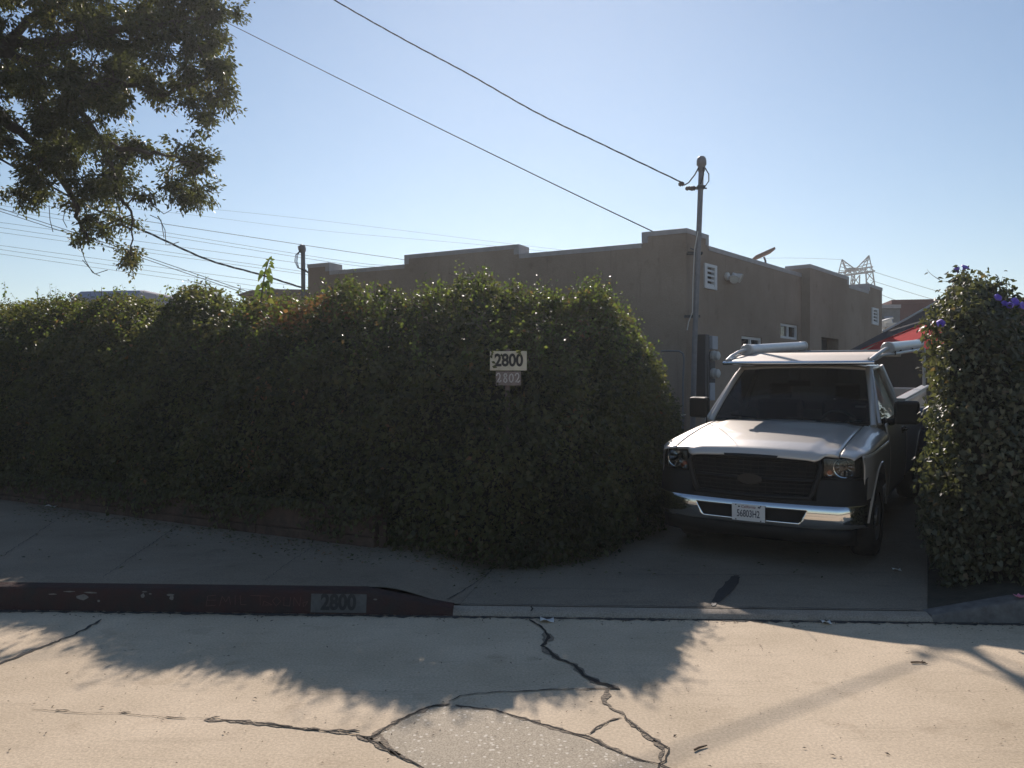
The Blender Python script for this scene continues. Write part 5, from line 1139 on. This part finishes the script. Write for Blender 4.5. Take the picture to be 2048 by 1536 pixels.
def flower(px, py, Y, r, face):
    mb = MB(); ax_ = Vector(face).normalized(); c = P(px, py, Y); u = ax_.orthogonal().normalized(); w = ax_.cross(u); rings = ((.004, -.05), (.010, -.025), (.022, -.008), (r*.7, .004), (r, -.006)); n = 20
    vs = [c+ax_*h+(u*math.cos(2*math.pi*j/n)+w*math.sin(2*math.pi*j/n))*(rr*(1+(.07*math.cos(5*2*math.pi*j/n) if k > 2 else 0))) for k, (rr, h) in enumerate(rings) for j in range(n)]
    mb.add(vs, [(i*n+j, i*n+(j+1) % n, (i+1)*n+(j+1) % n, (i+1)*n+j) for i in range(4) for j in range(n)])
    finish(mb.build('flower', M['petal'], parent=iv, smooth=60, solid=.002), iv)
for px, py, Y, r, fc in ((1931, 533, 7.25, .038, (.3, -.6, 1)), (1913, 536, 7.25, .026, (-.5, -.3, 1)), (1882, 646, 6.75, .034, (-.3, -1, .35)), (1997, 594, 6.95, .036, (.1, -1, .5)), (2031, 603, 6.9, .038, (.1, -1, .3)), (2020, 610, 6.85, .03, (-.4, -1, .4)), (2047, 611, 6.85, .036, (.3, -1, .3)), (2010, 606, 6.9, .028, (0, -1, .6))): flower(px, py, Y, r, fc)
# flower on the curb at the right edge, bits on the ground
bl = thing('fallen_flower', 'pale pink fallen blossom on the curb at the right edge of the picture', 'flower', (0, 0, 0)); c = G(2040, 1196, .17)
for k in range(5):
    mb = MB(); q = 2*math.pi*k/5; d = Vector((math.cos(q), math.sin(q), .5)); n_ = Vector((-math.sin(q), math.cos(q), 0)); mb.add([c, c+d*.022+n_*.018, c+d*.045, c+d*.022-n_*.018], [(0, 1, 2, 3)]); mb.build('petal', M['pink'], parent=bl, solid=.002)
rebase(bl, c)
def bit(name, a, b, r, m, label, cat, fork=False, z=.008):
    a, b = G(*a), G(*b); a.z = b.z = z+(land(a.x, a.y) if a.y > curb_y(a.x)+.14 else 0); mb = MB(); d = b-a; nn = Vector((-d.y, d.x, 0))
    mb.tube([a, a.lerp(b, .4)+nn*.06, b], [r, r*1.1, r*.6], 6)
    if fork: mb.tube([a.lerp(b, .7), b+nn*.35], [r*.8, r*.4], 5); mb.tube([a.lerp(b, .75), b-nn*.3], [r*.7, r*.4], 5)
    tag(mb.build(name, m), label, cat)
bit('twig', (1822, 1327), (1851, 1327), .005, M['twig'], 'forked dry twig on the sunny road near the truck shadow', 'twig', True)
bit('twig', (1389, 1503), (1414, 1494), .005, M['twig'], 'short straight dry twig on the road near the bottom of the picture', 'twig')
def scrap(name, px, py, w, h, z, m, label, cat, rot=0):
    c = G(px, py); c.z = (land(c.x, c.y) if c.y > curb_y(c.x)+.14 else 0)+z; mb = MB(); n = 4
    rows = [[c+Matrix.Rotation(rot, 3, 'Z') @ Vector(((u-.5)*w, (v-.5)*h*(1-.5*abs(u-.4)), .012*math.sin(u*5+v*2)+.012)) for v in (0, .5, 1)] for u in lin(0, 1, 5)]
    mb.grid(rows); tag(mb.build(name, m, smooth=60, solid=.002), label, cat)
scrap('paper_scrap', 1094, 1243, .10, .09, .004, M['paper'], 'crumpled white paper scrap in the gutter beside the crack', 'litter')
scrap('paper_scrap', 1652, 1248, .07, .06, .004, M['paper'], 'flat pale paper scrap in the gutter below the truck bumper', 'litter')
scrap('paper_scrap', 1793, 1157, .075, .05, .004, M['paper'], 'thin white paper strip on the driveway right of the truck wheel', 'litter', -.1)
scrap('dry_leaf', 103, 1049, .12, .10, .006, M['paper'], 'curled pale dry leaf on the sidewalk near the low wall', 'leaf')
# leaf crumbs on the road: nobody could count them
n = 1000; X = RNG.uniform(-4.2, 4.4, n); Yq = RNG.uniform(3.1, 5.9, n); pos = np.stack([X, Yq, np.full(n, .006)], 1); s = RNG.uniform(.008, .030, n)*np.where(RNG.random(n) < .8, .6, 1)
tag(leaves('leaf_litter', pos, unit(n)*.25+np.array([0, 0, 1]), unit(n)*np.array([1, 1, .05]), s, s*.4, RNG.uniform(0, 1, n), M['wood']), kind='stuff')
n = 500; t = RNG.random(n); X = RNG.uniform(-4.6, 5.2, n); Yq = 5.967-.046*X-.02-np.abs(RNG.normal(size=n))*.08; pos = np.stack([X, Yq, np.full(n, .007)], 1); s = RNG.uniform(.006, .03, n)
tag(leaves('gutter_litter', pos, unit(n)*.35+np.array([0, 0, 1]), unit(n)*np.array([1, 1, .1]), s, s*.5, RNG.uniform(0, 1, n), M['wood']), kind='stuff')
n = 1500; q = RNG.random(n); X = RNG.uniform(-6, 3.2, n); Yq = np.where(X < -.3, np.interp(X, [-6.9, -4.25, -2.65, -1.25, -.3], [10.6, 9.1, 8.2, 7.45, 7.2]), np.interp(X, [-.3, .9, 1.7, 3.2], [7.2, 8.0, 9.9, 12]))-np.abs(RNG.normal(size=n))*.28-.02; X = np.where(RNG.random(n) < .12, RNG.uniform(-5, 3.0, n), X); Yq = np.maximum(Yq, 5.967-.046*X+.2)
pos = np.stack([X, Yq, np.array([land(a, b) for a, b in zip(X, Yq)])+.012], 1); s = RNG.uniform(.012, .05, n)
tag(leaves('fallen_leaves', pos, unit(n)*.35+np.array([0, 0, 1]), unit(n)*np.array([1, 1, .1]), s, s*.5, RNG.uniform(0, 1, n), M['hedgeleaf']), kind='stuff')
# thin rail and pale stick beside the wall behind the truck
mb = MB(); mb.tube([P(1322, 702, 12.6), P(1358, 702, 12.6), P(1366, 707, 12.6), P(1368, 718, 12.6), P(1366, 760, 12.6), P(1366, 900, 12.6)], .016, 6); tag(mb.build('bent_pipe', M['galv'], smooth=60), 'thin bent pipe rail between the hedge end and the meter panel', 'pipe')
mb = MB(); mb.tube([P(1312, 836, 11.9), P(1371, 829, 12.1)], .012, 6); tag(mb.build('pale_stick', M['board'], smooth=60), 'thin pale stick leaning behind the hedge left of the truck hood', 'stick')

# ------------------------------------------------------------------ camphor tree
tr_ = thing('camphor_tree', 'large leafy tree hanging its branches into the upper left sky', 'tree', (-12.2, 14.5, .15))
OUT = [(-330, -420), (330, -420), (480, -200), (492, -60), (470, 0), (460, 70), (474, 115), (466, 180), (435, 240), (408, 290), (424, 345), (408, 368), (395, 396), (345, 380), (298, 392), (298, 440), (314, 458), (288, 482), (262, 542), (232, 528), (240, 490), (226, 458), (204, 468), (200, 490), (160, 496), (140, 462), (150, 415), (105, 412), (60, 412), (30, 388), (40, 368), (-60, 350), (-160, 420), (-330, 380), (-480, 200), (-480, -250)]
HOLES = [((340, 250), 40), ((180, 322), 26), ((355, 85), 16), ((250, 225), 24), ((55, 258), 20), ((30, 52), 26), ((300, 335), 26), ((210, 120), 12), ((330, 150), 14), ((120, 225), 16), ((258, 410), 22), ((405, 205), 16), ((110, 380), 14), ((20, 200), 22), ((390, 40), 12)]
def inside(x, y, poly):
    c = False
    for i in range(len(poly)):
        x1, y1 = poly[i]; x2, y2 = poly[i-1]
        if (y1 > y) != (y2 > y) and x < (x2-x1)*(y-y1)/(y2-y1)+x1: c = not c
    return c
YT_ = 12.6
def limb(pix, Ys_): return [P(x, y, Yq) for (x, y), Yq in zip(pix, Ys_)]
limbs = [limb([(-700, 330), (-420, 200), (-200, 120), (0, 84), (80, 88), (170, 70), (260, 60), (350, 40), (430, 30)], [14.2, 13.6, 13.2, 12.8, 12.6, 12.4, 12.3, 12.3, 12.4]),
         limb([(-700, 330), (-400, 190), (-180, 110), (0, 104), (88, 132), (140, 188), (204, 290), (230, 350)], [14.2, 13.5, 12.9, 12.5, 12.4, 12.3, 12.2, 12.2]),
         limb([(-650, 360), (-380, 260), (-150, 215), (0, 234), (40, 264), (90, 310), (140, 380), (155, 430), (175, 478)], [14.2, 13.8, 13.4, 13.0, 12.9, 12.7, 12.6, 12.5, 12.5]),
         limb([(140, 188), (230, 160), (320, 190), (400, 160), (470, 150)], [12.3, 12.0, 12.0, 12.2, 12.4]),
         limb([(204, 290), (270, 300), (330, 310), (400, 330)], [12.2, 12.0, 11.9, 11.9]),
         limb([(204, 290), (240, 390), (270, 440), (262, 510)], [12.2, 12.3, 12.4, 12.4]),
         limb([(-200, 120), (-100, -60), (50, -180), (200, -240), (350, -260)], [13.2, 13, 12.8, 12.8, 12.8]),
         limb([(0, 84), (120, 0), (250, -80), (420, -100)], [12.8, 12.8, 12.9, 13]),
         limb([(-420, 200), (-380, -50), (-250, -250)], [13.6, 13.6, 13.6])]
tkb = MB(); tkb.tube([(-12.3, 14.5, .1), (-12.25, 14.5, 1.2), (-12.1, 14.4, 2.6), P(-700, 330, 14.2), P(-650, 250, 14.1)], [.55, .42, .38, .34, .2], 14)
nodes = []
for li, L_ in enumerate(limbs):
    r0 = [.16, .15, .14, .05, .045, .04, .10, .07, .12][li]; k = len(L_); fine = []
    for i in range(k-1):
        for t in (0, .25, .5, .75): fine.append(L_[i].lerp(L_[i+1], t)+Vector(unit(1)[0])*.04)
    fine.append(L_[-1]); tkb.tube(fine, [max(.012, r0*(1-.88*i/(len(fine)-1))) for i in range(len(fine))], 8); nodes += fine[4:]
finish(tkb.build('trunk', M['bark'], parent=tr_, smooth=70), tr_)
cents = []; tries = 0
while len(cents) < 475 and tries < 60000:
    tries += 1; x, y = random.uniform(-480, 515), random.uniform(-420, 540)
    if not inside(x, y, OUT): continue
    if any((x-h[0])**2+(y-h[1])**2 < (r*1.35)**2 for h, r in HOLES) and random.random() < .97: continue
    edge = min(math.hypot(x-a, y-b) for a, b in OUT); th = min(1.6, .35+edge/110)
    c = P(x, y, YT_+random.uniform(-th, th)*.9)
    if x < -120 and random.random() < .6: continue
    if all((c-q).length > .25 for q in cents): cents.append(c)
tw2 = MB(); pp, nn_, aa, ss = [], [], [], []
nodes = list(nodes)
for c in sorted(cents, key=lambda c: min((c-q).length for q in nodes)):
    q = min(nodes, key=lambda q: (c-q).length+.25*max(0, c.z-q.z)); mid = q.lerp(c, .5)+Vector((random.uniform(-.1, .1), random.uniform(-.1, .1), .08)); tw2.tube([q, mid, c], [.014, .010, .005], 5, cap=False); nodes += [mid, c]
    m_ = random.randint(330, 540); rad = random.uniform(.20, .34)
    if HZ-(c.z-EYE)/c.y*F > 385: m_ = int(m_*.42); rad *= .58
    for k in range(6):    # leafy sprays fan out of the twig end and hang
        d = Vector((random.gauss(0, 1), random.gauss(0, 1), random.gauss(-.25, .7))).normalized(); e = c+d*rad*1.15+Vector((0, 0, -.05)); tw2.tube([c, c.lerp(e, .5)+Vector((0, 0, .02)), e], [.005, .004, .0015], 3, cap=False)
        for i in range(m_//6):
            t = random.random()**.7; p = c.lerp(e, t); o_ = Vector((random.gauss(0, 1), random.gauss(0, 1), random.gauss(-.2, .8)))*.052; pp.append(p+o_); aa.append(o_*6+d*.4+Vector((0, 0, -.45))); nn_.append(Vector(unit(1)[0])*.9+Vector((0, 0, .5))); ss.append(random.uniform(.052, .085))
# bare hanging vines
for pts in ([(298, 378), (305, 410), (328, 428), (342, 420), (343, 408)], [(318, 435), (330, 460), (332, 490), (345, 488), (358, 484)], [(98, 410), (100, 440), (106, 464)], [(160, 490), (170, 520), (185, 545), (200, 552)], [(165, 520), (190, 548), (215, 540)], [(300, 430), (322, 440), (328, 475)], [(130, 420), (126, 440), (134, 455)]):
    tw2.tube([P(x, y, 12.4) for x, y in pts], .006, 4, cap=False)
finish(tw2.build('twigs', M['bark'], parent=tr_), tr_)
n = len(pp); pos = A(pp); tint = np.clip(.42+.6*fbm(pos, .9, 4.4)+RNG.normal(size=n)*.17, 0, .9)
s = np.array(ss); finish(leaves('crown', pos, A(nn_), A(aa), s, s*.50, tint, M['treeleaf'], tr_), tr_)
print("leaves tree", n)

# ------------------------------------------------------------------ light, sky, camera
sc = bpy.context.scene
w = bpy.data.worlds.new("World"); sc.world = w; w.use_nodes = True; nt = w.node_tree
sky = nt.nodes.new("ShaderNodeTexSky"); sky.sky_type = 'NISHITA'; sky.sun_disc = False
sky.sun_elevation = SUN_EL; sky.sun_rotation = SUN_AZ; sky.altitude = 50; sky.air_density = 1.15; sky.dust_density = 0.03; sky.ozone_density = 3.2
bg = nt.nodes["Background"]; bg.inputs["Strength"].default_value = 0.079; nt.links.new(sky.outputs[0], bg.inputs[0])
sd = Vector((math.sin(SUN_AZ)*math.cos(SUN_EL), math.cos(SUN_AZ)*math.cos(SUN_EL), math.sin(SUN_EL)))
ld = bpy.data.lights.new("sun", 'SUN'); ld.energy = 5.0; ld.angle = R(0.53); ld.color = (1.0, 0.89, 0.80)
lo = bpy.data.objects.new("sun", ld); C.objects.link(lo); lo.rotation_euler = (-sd).to_track_quat('-Z', 'Y').to_euler()
cd = bpy.data.cameras.new("camera"); cd.sensor_width = 36; cd.lens = F/2048*36; cd.clip_end = 3000; cd.shift_y = (HZ-768)/2048
co = bpy.data.objects.new("camera", cd); C.objects.link(co); co.location = (0, 0, EYE); co.rotation_euler = (R(90), 0, 0); sc.camera = co
hb = MB(); hb.box((0, 0, 15.9), (880, 880, 34)); hz = hb.build('haze', []); hm = bpy.data.materials.new('haze'); hm.use_nodes = True; hn = hm.node_tree
hn.nodes.remove(hn.nodes['Principled BSDF']); pv = hn.nodes.new('ShaderNodeVolumePrincipled'); pv.inputs['Color'].default_value = (0.88, 0.93, 0.97, 1); pv.inputs['Density'].default_value = 0.0012; pv.inputs['Anisotropy'].default_value = 0.6
hn.links.new(pv.outputs[0], hn.nodes['Material Output'].inputs['Volume']); hz.data.materials.append(hm); tag(hz, kind='stuff')
sc.cycles.volume_bounces = 0
sc.view_settings.view_transform = 'Standard'; sc.view_settings.look = 'None'; sc.view_settings.exposure = 0.2; sc.view_settings.gamma = 1.0
sc.cycles.max_bounces = 8; sc.cycles.transparent_max_bounces = 12; sc.cycles.sample_clamp_indirect = 6.0
sc.cycles.use_denoising = True
